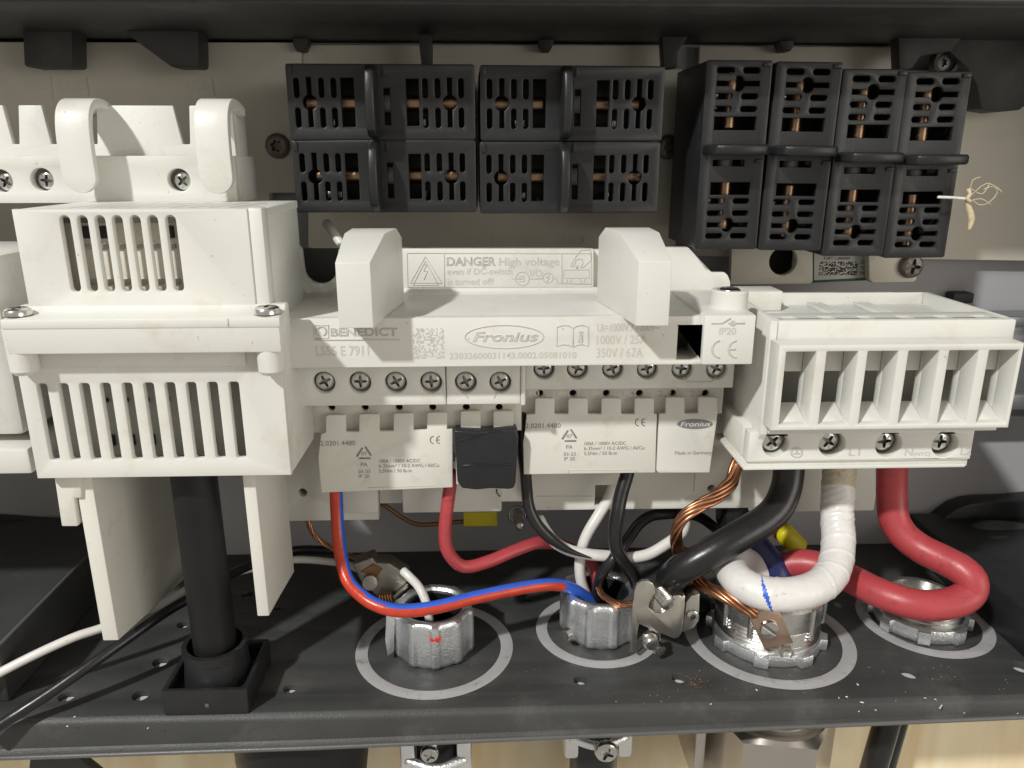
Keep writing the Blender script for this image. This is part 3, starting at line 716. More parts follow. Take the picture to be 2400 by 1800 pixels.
dl([(1351, 632), (1351, 623), (1354, 623), (1354, 632)])
for u in (1333, 1365): dl([(u-6, 652), (u-3, 663)]); dl([(u+6, 652), (u+3, 663)])

# ================================================================ terminal blocks below the label face
def terminal_block(base, label, group, uL, uR, v0, v1, ys, su, sv, yr, keys, kv, rec, split=None):
    t = root('terminal_block', base, label, 'terminal block', group)
    um = (uL+uR)/2
    z0, z1 = pz(um, v1, ys), pz(um, v0, ys)
    xx0, xx1 = px(uL, (v0+v1)/2, ys), px(uR, (v0+v1)/2, ys)
    hs = [(px(u, sv, ys), pz(u, sv, ys)) for u in su]
    segs = [(xx0, xx1)] if split is None else [(xx0, px(split, sv, ys)-0.12), (px(split, sv, ys)+0.12, xx1)]
    for a, b in segs:
        plate('screw_strip', [(a, z0), (b, z0), (b, z1), (a, z1)], [circ(x, z, 3.25, 26) for x, z in hs if a < x < b], 'y', ys, ys+3.0, 'white', t, 0.55)
    for x, z in hs: screw(t, (x, ys+3.1, z), 2.95, roll=random.uniform(-0.5, 0.5))
    box('strip_back', xx0, xx1, ys+4.2, -54, z0+0.4, z1-0.2, 'white2', t, 0.2)
    # recessed wall with key holes
    vr0, vr1, ur0, ur1 = rec
    zr0, zr1 = pz(um, vr1, yr), pz(um, vr0, yr)
    plate('recess_wall', [(px(ur0, vr1, yr), zr0), (px(ur1, vr1, yr), zr0), (px(ur1, vr1, yr), zr1), (px(ur0, vr1, yr), zr1)],
          [circ(px(u, kv, yr), pz(u, kv, yr), 1.15, 16) for u in keys], 'y', yr, yr+2, 'white2', t, 0.2)
    box('recess_back', px(ur0, vr1, yr), px(ur1, vr1, yr), yr+3.5, yr+5, zr0, zr1, 'blackm', t, 0.1)
    return t
G = 'screw terminal blocks under the label face'
zL = [660+x*.2712 for x in (365, 675, 985, 1290, 1590, 1890)]
TL = terminal_block(P(950, 1060, -60), 'left screw terminal block with six screws and a label flap beside black tape', G, 700, 1221, 846, 950, -82, zL, 897, -69.5,
                    [660+x*.2712 for x in (430, 720, 1015, 1305, 1595, 1880)], 955, (930, 1012, 716, 1222), 660+1420*.2712)
pbox('end_cap', 1221, 846, 1232, 951, -82.6, -54, 'white', TL, 0.5)
zR = [1160+x*.2712 for x in (425, 715, 1020, 1320, 1620, 1920)]
TR = terminal_block(P(1450, 1110, -60), 'right screw terminal block with six screws above two printed flaps', G, 1232, 1722, 820, 912, -74, zR, 866, -66.0,
                    [1160+x*.2712 for x in (388, 675, 962, 1250, 1535, 1820)], 922, (900, 972, 1218, 1692))
for s, u in (('1.1', 1240), ('1.2', 1312), ('1.3', 1390), ('1.4', 1466), ('2.1', 1548), ('2.2', 1624)):
    text(s, u-7, u+24, 928, 13, -66.0, 'ink' if s[0] == '2' else 'faint', TR, bold=0.01)
for s, u in (('2.1', 1112), ('2.2', 1190)): text(s, u-10, u+18, 955, 11, -69.5, 'faint', TL)
wire('moulded_line', [P(u, v, -74.05) for u, v in ((1602, 884), (1610, 895), (1668, 895), (1679, 884))], 0.15, 'ink', TR)
wire('moulded_line', [P(u, v, -82.05) for u, v in ((1086, 918), (1098, 933))], 0.15, 'ink', TL)
wire('moulded_line', [P(u, v, -82.05) for u, v in ((1165, 920), (1158, 933))], 0.15, 'ink', TL)
def flap(par, pts, yf, lab=None, t=1.6):
    o = pprism('flap', pts, yf, yf+t, 'white2', par, 0.3)
    if lab: o['label'] = lab
    return o
Z8 = lambda x, y: (660+x*.2712, 820+y*.2712); Z1 = lambda x, y: (1160+x*.2712, 820+y*.2712)
def tabbed(Z, left, right, tabs, ytab, ybody, bottom):
    o = []
    for a, b in tabs:
        o += [Z(a, ybody(a)), Z(a, ytab(a)+12), Z(a+12, ytab(a)), Z(b-12, ytab(b)), Z(b, ytab(b)+12), Z(b, ybody(b))]
    return [left[0]]+o+[right[0], right[1]]+bottom+list(left[1:])
ybL = lambda x: 715-25*(x-380)/1050; ytL = lambda x: 565-25*(x-380)/1050
f1 = flap(TL, [Z8(340, 730)]+[p for a, b in ((382, 555), (670, 845), (967, 1140), (1257, 1430)) for p in (Z8(a, ybL(a)), Z8(a, ytL(a)+12), Z8(a+12, ytL(a)), Z8(b-12, ytL(b)), Z8(b, ytL(b)+12), Z8(b, ybL(b)))]
          +[Z8(1478, 690), Z8(1478, 1190), Z8(345, 1236), Z8(330, 1100), Z8(316, 930), Z8(322, 880)], -73)
f2 = flap(TL, [Z8(1500, 690), Z8(1547, 688)]+[p for a, b in ((1549, 1720), (1832, 2005)) for p in (Z8(a, 690), Z8(a, 545), Z8(a+12, 533), Z8(b-12, 530), Z8(b, 542), Z8(b, 685))]+[Z8(2030, 680), Z8(2020, 1150), Z8(1510, 1160)], -72)
f3 = flap(TR, [Z1(275, 560)]+[p for a, b in ((347, 515), (634, 803), (920, 1090), (1207, 1375)) for p in (Z1(a, 556), Z1(a, 430), Z1(a+12, 418), Z1(b-12, 418), Z1(b, 430), Z1(b, 556))]
          +[Z1(1402, 555), Z1(1385, 1062), Z1(250, 1078), Z1(243, 800), Z1(262, 690)], -69.5)
f4 = flap(TR, [Z1(1420, 555)]+[p for a, b in ((1477, 1640), (1757, 1925)) for p in (Z1(a, 550), Z1(a, 422), Z1(a+12, 410), Z1(b-12, 410), Z1(b, 422), Z1(b, 552))]
          +[Z1(1915, 640), Z1(1855, 1062), Z1(1412, 1064), Z1(1397, 1040)], -69.5)
def flap_print(f, y, dx, dy, ink):
    tx = lambda s, u0, u1, vb, h, **k: text(s, u0+dx, u1+dx, vb+dy, h, y, ink, f, **k)
    tx('2.0201.4480', 1232, 1314, 1003, 11)
    tri = [(1335, 1002), (1355, 1033), (1315, 1033)]
    for i in range(3):
        a, b = tri[i], tri[(i+1) % 3]; L_ = lambda t: (a[0]+(b[0]-a[0])*t+dx, a[1]+(b[1]-a[1])*t+dy)
        wire('lettering', [P(*L_(0.14), y-0.02), P(*L_(0.78), y-0.02)], 0.28, ink, f)
    tx('07', 1328, 1341, 1026, 8); tx('PA', 1327, 1342, 1052, 9)
    tx('03-23', 1321, 1349, 1068, 8); tx('IP 20', 1322, 1347, 1079, 8)
    tx('100A / 1000V AC/DC', 1370, 1467, 1043, 8); tx('6-35mm² / 10-2 AWG / Al/Cu', 1369, 1510, 1054, 8); tx('5,5Nm / 50 lb-in', 1369, 1446, 1066, 8)
    ce(1489+dx, 1513+dx, 990+dy, 17, y, ink, f, 0.17)
flap_print(f3, -69.5, 0, 0, 'ink2')
flap_print(f1, -73, -481, 41, 'ink2')
wire('moulded_line', [P(u, v, -69.52) for u, v in ((1333, 1108), (1333, 1102), (1491, 1101), (1491, 1107))], 0.12, 'ink', f3)
wire('moulded_line', [P(u, v, -73.02) for u, v in ((862, 1143), (1020, 1138))], 0.12, 'ink', f1)
c = [(1629+42*math.cos(R(t)), 994-11.5*math.sin(R(t))) for t in range(0, 360, 8)]
ov = pprism('logo_oval', c, -69.62, -69.52, 'ink2', f4, 0)
text('Fronius', 1595, 1665, 999, 11, -69.62, 'sticker', ov, shear=0.2, bold=0.01)
text('Made in Germany', 1582, 1668, 1065, 8, -69.5, 'ink2', f4)
# carriers behind the flaps
CB = root('terminal_carrier', P(1250, 1215, -40), 'cream plastic carrier plate showing below the two terminal blocks', 'carrier plate')
plate('carrier_plate', [(px(640, 1150, -52), pz(800, 1220, -52)), (px(884, 1150, -52), pz(800, 1220, -52)), (px(884, 1150, -52), pz(800, 960, -52)), (px(640, 1150, -52), pz(800, 960, -52))],
      [circ(px(709, 1155, -52), pz(709, 1155, -52), 1.5, 16)], 'y', -52, -48, 'white2', CB, 0.4)
pbox('carrier_lug', 800, 1080, 884, 1204, -56, -52.1, 'white2', CB, 0.8)
pbox('carrier_lug', 941, 1080, 1176, 1202, -57, -48, 'white2', CB, 0.8)
pbox('carrier_light_block', 640, 970, 1864, 1168, -45.5, -0.3, 'white2', CB, 0.3)  # added block, keeps key light from falling on the wall behind the carriers
pbox('carrier_plate', 884, 960, 1260, 1178, -50, -46, 'white2', CB, 0.4)
o_ = [(P(u, v, -53).x, P(u, v, -53).z) for u, v in ((1225, 960), (1864, 960), (1864, 1190), (1255, 1197), (1225, 1150))]
plate('carrier_plate', o_, [[(P(u, v, -53).x, P(u, v, -53).z) for u, v in ((1396, 1138), (1446, 1138), (1446, 1185), (1394, 1185))], circ(px(1668, 1146, -53), pz(1668, 1146, -53), 1.4, 16)], 'y', -53, -47, 'white2', CB, 0.5)
wire('moulded_line', [P(u, v, -53.05) for u, v in ((1260, 1163), (1390, 1163))], 0.12, 'ink', CB)
wire('moulded_line', [P(u, v, -53.05) for u, v in ((1629, 1110), (1626, 1152))], 0.15, 'ink', CB)

# black tape over the short flap
Z = Z8
tp = pprism('black_tape', [Z(1487, 695), Z(1600, 700), Z(1760, 705), Z(1900, 692), Z(2032, 680), Z(2046, 760), Z(2036, 940), Z(2022, 1150), Z(2008, 1200), Z(1960, 1208), Z(1820, 1200), Z(1680, 1212), Z(1560, 1200), Z(1520, 1150), Z(1512, 1060), Z(1506, 940), Z(1500, 900), Z(1492, 800)], -75.2, -70.0, 'tape', None, 0.7, seg=3)
tag(tp, 'piece of black electrical tape covering the short flap of the left terminal block', 'tape')
wire('tape_crease', [P(*Z(x, y), -75.3) for x, y in ((1510, 790), (1650, 755), (1800, 712), (1900, 700))], 0.22, 'tape', tp)
wire('tape_crease', [P(*Z(x, y), -75.3) for x, y in ((1560, 1000), (1700, 990), (1850, 1005), (1990, 985))], 0.30, 'tape', tp)
tube('tape_fray', [P(*Z(x, y), -72) for x, y in ((1858, 1205), (1862, 1235), (1885, 1265))], 0.3, 'tape', tp, k=6)

# ================================================================ AC terminal block
A = root('ac_terminal_block', P(2060, 1098, -70), 'white terminal block with six deep openings and four screws, right', 'terminal block')
ya, yl = -90.0, -97.3
Z7 = lambda x, y: (1640+x*.3436, 600+y*.3436)
xL = 80.3; xR = px(*Z7(2155, 500), ya)
zt = pz(*Z7(1300, 437), ya); zband = pz(*Z7(1300, 575), ya)
zlow = pz(*Z7(1300, 1200), ya)
pts = [XP(*Z7(*q), xL) for q in ((130, 1070), (125, 1250), (300, 1450), (420, 1205))]
prism('end_wall', [(ya, zlow-0.3), (ya, zt), (-43, zt+2), (pts[0].y, pts[0].z), (pts[1].y, pts[1].z), (pts[2].y, pts[2].z)], 'x', xL, xL+2.2, 'white', A, 0.4)
# louvre frame
hz0, hz1 = pz(*Z7(1300, 1146), yl), pz(*Z7(1300, 650), yl)
tops = ((592, 795), (868, 1080), (1150, 1355), (1428, 1635), (1705, 1900), (1975, 2175)); bots = ((545, 745), (815, 1020), (1085, 1285), (1355, 1555), (1625, 1820), (1890, 2090))
hx = []
for t, b in zip(tops, bots):
    hx.append(((px(*Z7(t[0], 650), yl)+px(*Z7(b[0], 1146), yl))/2, (px(*Z7(t[1], 650), yl)+px(*Z7(b[1], 1146), yl))/2))
fx0, fx1 = px(*Z7(517, 900), yl), px(*Z7(2160, 900), yl)
fz0, fz1 = pz(*Z7(1300, 1183), yl), pz(*Z7(1300, 602), yl)
plate('louvre_frame', [(fx0, fz0), (fx1, fz0), (fx1, fz1), (fx0, fz1)], [rrect(a, b, hz0, hz1, 0.3) for a, b in hx], 'y', yl, ya-0.05, 'white', A, 0.5)
# the frame stands in front of a hollow: dividers, tabs, dark back
ybk = -87.2
box('upper_band', xL+2.25, xR, ya, ya+3, hz1+0.4, zt, 'white', A, 0.7)
box('lower_band', xL+2.25, xR, ya, ya+3, zlow, hz0-0.4, 'white', A, 0.3)
for i in range(7):
    a = xL+2.3 if i == 0 else hx[i-1][1]+0.1; b = hx[i][0]-0.1 if i < 6 else xR
    if b-a > 0.2: box('divider', a, b, ya+0.02, ybk, hz0-0.35, hz1+0.35, 'white', A, 0.15)
box('hollow_back', xL+2.3, xR, -73, -71, hz0-3, hz1+3, 'inner', A, 0.1)
for a, b in hx:
    w_ = b-a
    box('spring_tab', a+w_*0.22, b-0.05, ybk-1.8, ybk-0.02, hz1-(hz1-hz0)*0.37, hz1+0.3, 'white', A, 0.25)
    prism('sloped_floor', [(yl+2.5, hz0+0.02), (ybk-0.02, hz0+0.02), (ybk-0.02, hz0+3.6)], 'x', a+0.05, b-0.05, 'white', A, 0.1)
for a, b in hx[:2]: box('contact_strip', a+0.1, a+0.6, ybk-1.4, ybk-0.1, hz0+3.8, hz1-(hz1-hz0)*0.42, 'brass', A, 0.05)
box('right_wall', xR-2, xR-0.05, ya+3.05, -43, zlow+4, zt-0.05, 'white', A, 0.3)
# top deck with slots, tray behind
yd1 = -78.5
hs = []
for u0, u1 in ((515, 690), (785, 940), (1045, 1205), (1310, 1475), (1570, 1730), (1835, 1985)):
    xa, xb = px(*Z7((u0+u1)/2-45, 405), -85), px(*Z7((u0+u1)/2+45, 405), -85)
    hs.append([(xa, -87), (xb, -87), (xb, -83.5), (xa, -83.5)])
plate('top_deck', [(xL+2.3, ya+3.05), (xR-2.1, ya+3.05), (xR-2.1, yd1), (xL+2.3, yd1)], hs, 'z', zt-1.8, zt-0.06, 'white', A, 0.2)
box('deck_floor', xL+2.3, xR-2.1, ya+3.05, yd1, zt-4.6, zt-3.4, 'white', A, 0.1)
box('tray_floor', xL+2.3, xR-2.1, yd1+0.05, -45.1, zt-5.4, zt-4.0, 'white', A, 0.1)
box('tray_front', xL+2.3, xR-2.1, yd1+0.05, yd1+1.2, zt-3.9, zt-0.3, 'white', A, 0.1)
box('tray_back', xL+2.3, xR-2.1, -45, -43, zt-9, zt+0.0, 'white', A, 0.3)
for u in (1930, 2045):
    for k in range(3):
        xx = px(u+k*14, 705, -60); box('tray_rib', xx, xx+1.0, -66, -47, zt-3.95, zt-2.6, 'white', A, 0.2)
box('tray_block', px(1724, 705, -52), px(1822, 705, -52), -56, -45.2, zt-3.9, pz(1770, 683, -56), 'white', A, 0.3)
# screw strip
ys = -88.5
zs0, zs1 = pz(*Z7(1100, 1398), ys), pz(*Z7(1100, 1196), ys)
xs0, xs1 = px(*Z7(332, 1300), ys), px(*Z7(1862, 1300), ys)
sc = [(px(*Z7(x, 1288), ys), pz(*Z7(x, 1288), ys)) for x in (520, 905, 1290, 1675)]
plate('screw_strip', [(xs0, zs0), (xs1, zs0), (xs1, zs1), (xs0, zs1)], [circ(x, z, 3.9, 28) for x, z in sc], 'y', ys, ys+4.5, 'white', A, 0.6)
for x, z in sc: screw(A, (x-0.2, ys+4.2, z+0.2), 3.35)
box('strip_back', xs0, xs1, ys+5.8, -60, zs0, zs1, 'white2', A, 0.2)
box('bottom_lip', px(1743, 1094, ys-0.8), px(2262, 1094, ys-0.8), ys-0.8, -60, pz(2000, 1099, ys-0.8), pz(2000, 1091, ys-0.8), 'white', A, 0.3)
box('groove_wall', px(1750, 1086, ys+2), px(2262, 1086, ys+2), ys+1.2, -60, pz(2000, 1093, ys+2), zs0-0.05, 'white2', A, 0.1)
box('lower_body', xL+2.3, xs1-2, ya+12, -50, zs1-3, zlow+4, 'white2', A, 0.2)
ti = lambda s, u0, u1, vb, h: text(s, u0, u1, vb, h, ys, 'ink', A, bold=0.01)
ti('L1', 1990, 2016, 1068, 17); ti('N', 2121, 2140, 1068, 17); ti('(NYC)', 2142, 2180, 1068, 8); ti('L2', 2252, 2277, 1066, 17)
oo = Z7(662, 1340)
wire('lettering', [P(oo[0]+13*math.cos(R(t)), oo[1]-11*math.sin(R(t)), ys-0.02) for t in range(0, 360, 20)], 0.25, 'ink', A, True)
wire('lettering', [P(oo[0], oo[1]-8, ys-0.02), P(oo[0], oo[1]+2, ys-0.02)], 0.25, 'ink', A)
wire('lettering', [P(oo[0]-8, oo[1]+2, ys-0.02), P(oo[0]+8, oo[1]+2, ys-0.02)], 0.25, 'ink', A)
# carrier below/behind it
pbox('rear_carrier', 1700, 1040, 2060, 1200, -34, -20, 'white2', A, 0.6)
pbox('rear_carrier_lug', 1712, 1105, 1800, 1178, -46, -34.1, 'white', A, 3.0)

# ================================================================ fuse holders
def fuse_holder(name='fuse_holder'):
    """lying holder around the origin: length along x, front face at y = 0"""
    f = root(name, (0, 0, 0), 'x', 'fuse holder', 'black fuse holders on the back panel')
    hl = []
    def slot(x, z0, z1, w=0.8): hl.append(rrect(x-w, x+w, z0, z1, w*0.95, 3))
    def keyhole(x):
        c_ = [(x+2.15*math.cos(R(a)), 2.15*math.sin(R(a))) for a in range(0, 360, 15)]
        o = []
        for a in range(0, 360, 12):
            cx_, cz_ = math.cos(R(a)), math.sin(R(a))
            r = 2.15
            if abs(cx_*7.0) < 0.75: r = 7.0
            o.append((x+cx_*r, cz_*r))
        hl.append(o)
    for x in (-25.0, -17.7, -14.1, 12.9, 16.6, 23.6): slot(x, 1.3, 6.8); slot(x, -7.2, -1.5)
    for x in (-21.3, 20.2): keyhole(x)
    hl.append([(-11.9, -6.9), (-8.1, -6.9), (-8.1, 6.8), (-11.9, 6.8)]); hl.append([(7.3, -6.6), (11.0, -6.6), (11.0, 6.6), (7.3, 6.6)])
    hl.append([(0.6, -6.4), (2.4, -6.4), (2.4, 4.0), (0.6, 4.0)])
    plate('front', rrect(-27.8, 27.8, -10.7, 10.7, 0.8), hl, 'y', 0, 1.6, 'black', f, 0.35)
    bm = bmesh.new()
    for b_ in ((-27.6, 27.6, 1.65, 34, 9.3, 10.6), (-27.6, 27.6, 1.65, 34, -10.6, -9.3), (-27.7, -26.2, 1.65, 34, -9.25, 9.25), (26.2, 27.7, 1.65, 34, -9.25, 9.25)): add_box(bm, *b_)
    link('shell', finish(bm, 'shell', 'black', 0.25), f)
    box('insert', -26.1, 26.1, 11, 12, -9.2, 9.2, 'blackm', f, 0.1)
    for a, b in ((-24, -7.5), (6.5, 23)):
        cyl('contact', (a, 6.0, 0.1), (1, 0, 0), 2.3, b-a, 'brass', f, 18, 0.3)
        for x in (a+6.2, a+9.8): box('clip_spring', x-0.6, x+0.6, 3.6, 9, -6.6, -4.6, 'steeld', f, 0.1)
    cyl('fuse_body', (-7, 7.5, 0.1), (1, 0, 0), 2.6, 13.0, 'inner', f, 18, 0.2)
    pf = [(0.3, -10.4), (-5.5, -10.1), (-8.6, -8.2), (-9.8, -4.5), (-10.1, 0), (-9.8, 4.5), (-8.6, 8.2), (-5.5, 10.1), (0.3, 10.4)]
    prism('pull_tab', pf, 'x', -3.9, -0.9, 'black', f, 0.9, seg=3)
    for x in (-27.2, 0.4): 
        box('edge_notch', x, x+1.2, -0.5, 0.02, 7.5, 10.3, 'black', f, 0.15)
    return f
def copy_tree(o, parent=None):
    c = o.copy(); COL.objects.link(c); c.parent = parent
    for ch in o.children: copy_tree(ch, c)
    return c
def children_list(o): return list(o.children)
FH = fuse_holder()
spots = [  # u, v of the centre, roll about y, yaw about z, label
    (895, 240, 0, R(0.5), 'upper left black fuse holder lying flat, above the dark gap beside the grey screw'),
    (903, 414, 0, R(-0.5), 'lower left black fuse holder lying flat, above the left grip handle'),
    (1342, 243, 0, R(1.5), 'upper right of the four lying black fuse holders'),
    (1336, 417, 0, R(1.2), 'lower right of the four lying black fuse holders'),
    (1717, 370, 90, 0, 'leftmost of the four upright black fuse holders'),
    (1874, 373, 90, 0, 'second upright black fuse holder from the left'),
    (2025, 388, 90, 0, 'third upright black fuse holder from the left'),
    (2172, 393, 90, 0, 'rightmost upright black fuse holder, with a straw caught in it')]
for i, (u, v, roll, yaw, lab) in enumerate(spots):
    f = FH if i == 0 else copy_tree(FH)
    f.location = P(u, v, -55 if roll == 0 else -57)*MM
    f.rotation_euler = (R(-2.5) if roll else 0, R(roll), yaw) if roll == 0 else (0, R(90)+R((0, 0.6, 0.2, -0.4)[i-4]), R((1, -1, 1, 0)[i-4]))
    for ch in f.children:
        if ch.name.startswith(('contact', 'clip_spring')): ch.location.x += random.uniform(-1.8, 1.8)*MM; ch.location.y += random.uniform(0, 1.5)*MM
    if roll: f.scale = (1, 1, 0.935)
    f['label'] = lab

# ================================================================ fittings on the floor plate
def bushing(name, x, y, r, h, label, lobes=10, rot=0.0):
    b = root(name, (x, y, 0), label, 'conduit bushing', 'cast zinc conduit bushings')
    def rad(t, rr, hh):
        if rr < r*0.8 or hh < 0.8 or hh > h-0.5: return 1.0
        p = (t*lobes+rot) % 1.0; d = abs(p-0.5)*2   # 0 in the middle of a panel, 1 at a rib
        return 1.0+(0.075 if d > 0.74 else (0.075*(d-0.58)/0.16 if d > 0.58 else 0.012*(d/0.58)**2))
    prof = [(0, 0.1), (r*0.90, 0.1), (r*0.965, 1.2), (r*0.98, 2.4), (r*0.98, h-3.2), (r*0.98, h-2.2), (r*0.975, h-0.9), (r*0.94, h-0.2), (r*0.86, h), (r*0.78, h-0.5), (r*0.74, h-2.5), (r*0.72, h-9), (0, h-9)]
    lathe('shell', prof, (x, y, 0), (0, 0, 1), 'zinc', b, 160, rad, angle=50)
    lathe('liner', [(r*0.735, h-8), (r*0.735, h-1.2), (r*0.70, h-0.8), (r*0.66, h-1.4), (r*0.64, h-8)], (x, y, 0), (0, 0, 1), 'blackm', b, 40)
    return b
zb1 = pz(1016, 1466, RINGS[0][1]-13); zb2 = pz(1392, 1424, RINGS[1][1]-13)
B1 = bushing('conduit_bushing', RINGS[0][0], RINGS[0][1], 13.2, zb1, 'ribbed zinc bushing with a red paint mark under the striped cable', rot=0.15)
p = P(1010, 1500, RINGS[0][1]-13.2)
mk = [(u*1.0, v*1.0) for u, v in ((-14, -2), (-8, -5), (-4, 0), (1, -6), (5, -3), (10, -6), (12, -1), (8, 3), (9, 8), (3, 6), (-2, 3), (-8, 6), (-12, 3))]
pprism('paint_mark', [(1021+a, 1500+b) for a, b in mk], RINGS[0][1]-13.9, RINGS[0][1]-12.6, 'redm', B1, 0.1)
B2 = bushing('conduit_bushing', RINGS[1][0]+0.2, RINGS[1][1], 13.4, zb2, 'ribbed zinc bushing carrying a metal earth lug and several cables', rot=0.4)
# little threaded set screw in its side
q = P(1334, 1484, RINGS[1][1]-11.5)
for k in range(4): lathe('thread', [(1.9, 0), (2.1, 0.3), (1.9, 0.6)], (q.x-0.7*k*0.6, q.y-0.7*k*0.5, q.z), (-0.75, -0.65, 0.1), 'steel', B2, 18)

def locknut_mesh(r, h, n=8):
    o = []
    for i in range(n):
        a = 360/n*i
        for t, rr in ((0, r*0.955), (0.30, r*0.955), (0.34, r*1.05), (0.62, r*1.05), (0.66, r*0.955)):
            ang = R(a+t*360/n); o.append((rr*math.cos(ang), rr*math.sin(ang)))
    return o
x3, y3, _ = RINGS[2]; x3 -= 1.0
G3 = root('cable_gland', (x3, y3, 0), 'large aluminium cable gland with copper clamp under the white cable loop', 'cable gland')
plate('locknut', [(x3+a, y3+b) for a, b in locknut_mesh(19.6, 4)], [circ(x3, y3, 16, 40)], 'z', 0.2, 4.6, 'zinc', G3, 0.5)
z3 = pz(1830, 1432, y3-17)
prof = [(15.9, 0.3), (17.2, 4.8)]
hh = 5.0
for k in range(5): prof += [(17.3, hh), (17.9, hh+0.6), (17.3, hh+1.2)]; hh += 1.4
prof += [(17.4, hh+0.5), (17.6, z3-9), (18.2, z3-8.5), (18.2, z3-1), (17.4, z3), (15.4, z3), (15.0, z3-1.5), (15.0, z3-9), (0, z3-9)]
lathe('body', prof, (x3, y3, 0), (0, 0, 1), 'alu', G3, 56)
for a in (-160, -128, -60, -20):
    cx, cy = x3+18.2*math.cos(R(a)), y3+18.2*math.sin(R(a))
    cyl('body_rib', (cx, cy, z3-12), (0, 0, 1), 0.9, 11.5, 'alu', G3, 12, 0.3)
# copper plated clamp strap on its front
y_c = y3-19.6
ZZ = lambda x, y: (1560+x*.3797, 1060+y*.3797)
LG = root('earth_clamp', P(*ZZ(650, 1200), y_c), 'copper plated earth clamp strap with slotted screw on the large gland', 'earth clamp')
strap = pprism('strap', [ZZ(505, 985), ZZ(700, 975), ZZ(790, 1178), ZZ(612, 1222)], y_c, y_c+1.5, 'cu_tin', LG, 0.3)
pprism('strap_edge', [ZZ(505, 985), ZZ(535, 962), ZZ(720, 955), ZZ(700, 975)], y_c+0.1, y_c+5, 'cu_tin', LG, 0.3)
screw(LG, P(*ZZ(637, 1085), y_c), 3.05, SCREW['slot'], roll=R(38))
q = P(*ZZ(735, 1222), y_c+3)
lathe('nut', [(2.6, 0), (2.6, 3.4), (1.7, 3.4), (1.7, 2.0), (0, 2.0)], (q.x, q.y+1.5, q.z), (0, -1, 0), 'nickel', LG, 6)
x4, y4, _ = RINGS[3]; x4 -= 2.0
G4 = root('cable_gland', (x4, y4, 0), 'metal cable gland with notched locknut under the thick red cable', 'cable gland')
plate('locknut', [(x4+a, y4+b) for a, b in locknut_mesh(16.6, 4)], [circ(x4, y4, 13, 40)], 'z', 0.2, 5.4, 'zinc', G4, 0.6)
prof = [(13.0, 0.3)]
hh = 3.5
for k in range(4): prof += [(13.6, hh), (14.2, hh+0.7), (13.6, hh+1.4)]; hh += 1.6
prof += [(13.6, hh), (12.6, hh+0.6), (11.4, hh+0.3), (11.2, 4), (0, 4)]
lathe('body', prof, (x4, y4, 0), (0, 0, 1), 'alu', G4, 48)

# earth lug bolted to the second bushing
ZL = lambda x, y: (1160+x*.3135, 1080+y*.3135)
yl_ = -79.0
E2 = root('earth_lug', P(1540, 1500, yl_+4), 'shiny tin plated earth lug with slotted plate beside the second bushing', 'earth lug')
pprism('plate', [ZL(*q) for q in ((1012, 1425), (1030, 1110), (1042, 975), (1062, 925), (1100, 900), (1140, 897), (1180, 915), (1198, 950), (1196, 1000), (1160, 1060), (1150, 1100), (1190, 1135), (1250, 1140), (1295, 1115), (1330, 1040), (1345, 1012), (1380, 1004), (1412, 1025), (1424, 1070), (1395, 1290), (1375, 1322), (1340, 1332), (1080, 1222), (1070, 1260), (1052, 1440))], yl_, yl_+1.6, 'lugm', E2, 0.35)
pprism('side_cheek', [ZL(*q) for q in ((1430, 1060), (1470, 1010), (1535, 990), (1528, 1200), (1490, 1250), (1400, 1290))], yl_+3.5, yl_+12, 'lugm', E2, 0.6)
pbox('lug_body', *ZL(1180, 1010), *ZL(1420, 1240), yl_+1.65, yl_+12, 'lugm', E2, 0.8)
q = P(*ZL(1225, 985), yl_+4); q2 = P(*ZL(1300, 1075), yl_-2)
hh = []
L_ = (q2-q).length
for k in range(9): hh += [(2.0, L_*k/9), (2.45, L_*(k+0.4)/9), (2.0, L_*(k+0.8)/9)]
lathe('threaded_screw', [(0, 0)]+hh+[(0, L_)], q, (q2-q), 'steel', E2, 20)
screw(E2, P(*ZL(1475, 1150), yl_+3.4), 2.2, SCREW['torx'])
lathe('bolt_head', [(3.0, 0), (3.0, 2.0), (2.2, 3.4), (0, 3.9)], P(*ZL(1150, 1325), yl_+1), (0.2, -1, -0.1), 'steel', E2, 24)
lathe('bolt_shank', [(2.1, 0), (2.1, 3.5), (0, 4.0)], P(*ZL(1195, 1372), yl_+2), (0.4, -1, -0.2), 'steel', E2, 18)
# lug behind the first bushing
Y = lambda x, y: (700+x*.1808, 1180+y*.1808)
yg = -58
E1 = root('earth_lug', P(885, 1420, yg), 'dull earth lug with copper strand end behind the striped cable', 'earth lug')
a, b = P(*Y(760, 880), yg+2), P(*Y(1330, 1080), yg)
pprism('strap', [Y(*q) for q in ((690, 800), (960, 700), (990, 770), (1170, 780), (1210, 800), (1420, 930), (1400, 1060), (1210, 1220), (1010, 1210), (800, 1010))], yg, yg+7, 'dlug', E1, 0.8)
pprism('bent_rim', [Y(*q) for q in ((1200, 1225), (1410, 1050), (1425, 1085), (1235, 1270))], yg-1.8, yg-0.1, 'dlug', E1, 0.4)
pprism('gap', [Y(*q) for q in ((800, 890), (960, 790), (1090, 850), (1010, 960))], yg-0.6, yg-0.05, 'brown', E1, 0.2)
lathe('clamp_screw', [(2.6, 0), (2.6, 2.5), (0, 3.0)], P(*Y(920, 1010), yg), (0.2, -1, 0.3), 'dlug', E1, 20)
for k in range(5):
    tube('strand', [P(*Y(1050+k*34, 1165), yg-1), P(*Y(1045+k*36, 1200+k*4), yg-2), P(*Y(1060+k*40, 1260+k*5), yg-2.4)], 0.45, 'copper', E1, k=8)
pprism('lug_leg', [(905, 1430), (926, 1430), (922, 1530), (908, 1540), (902, 1500)], -76, -72, 'zinc', E1, 0.5)

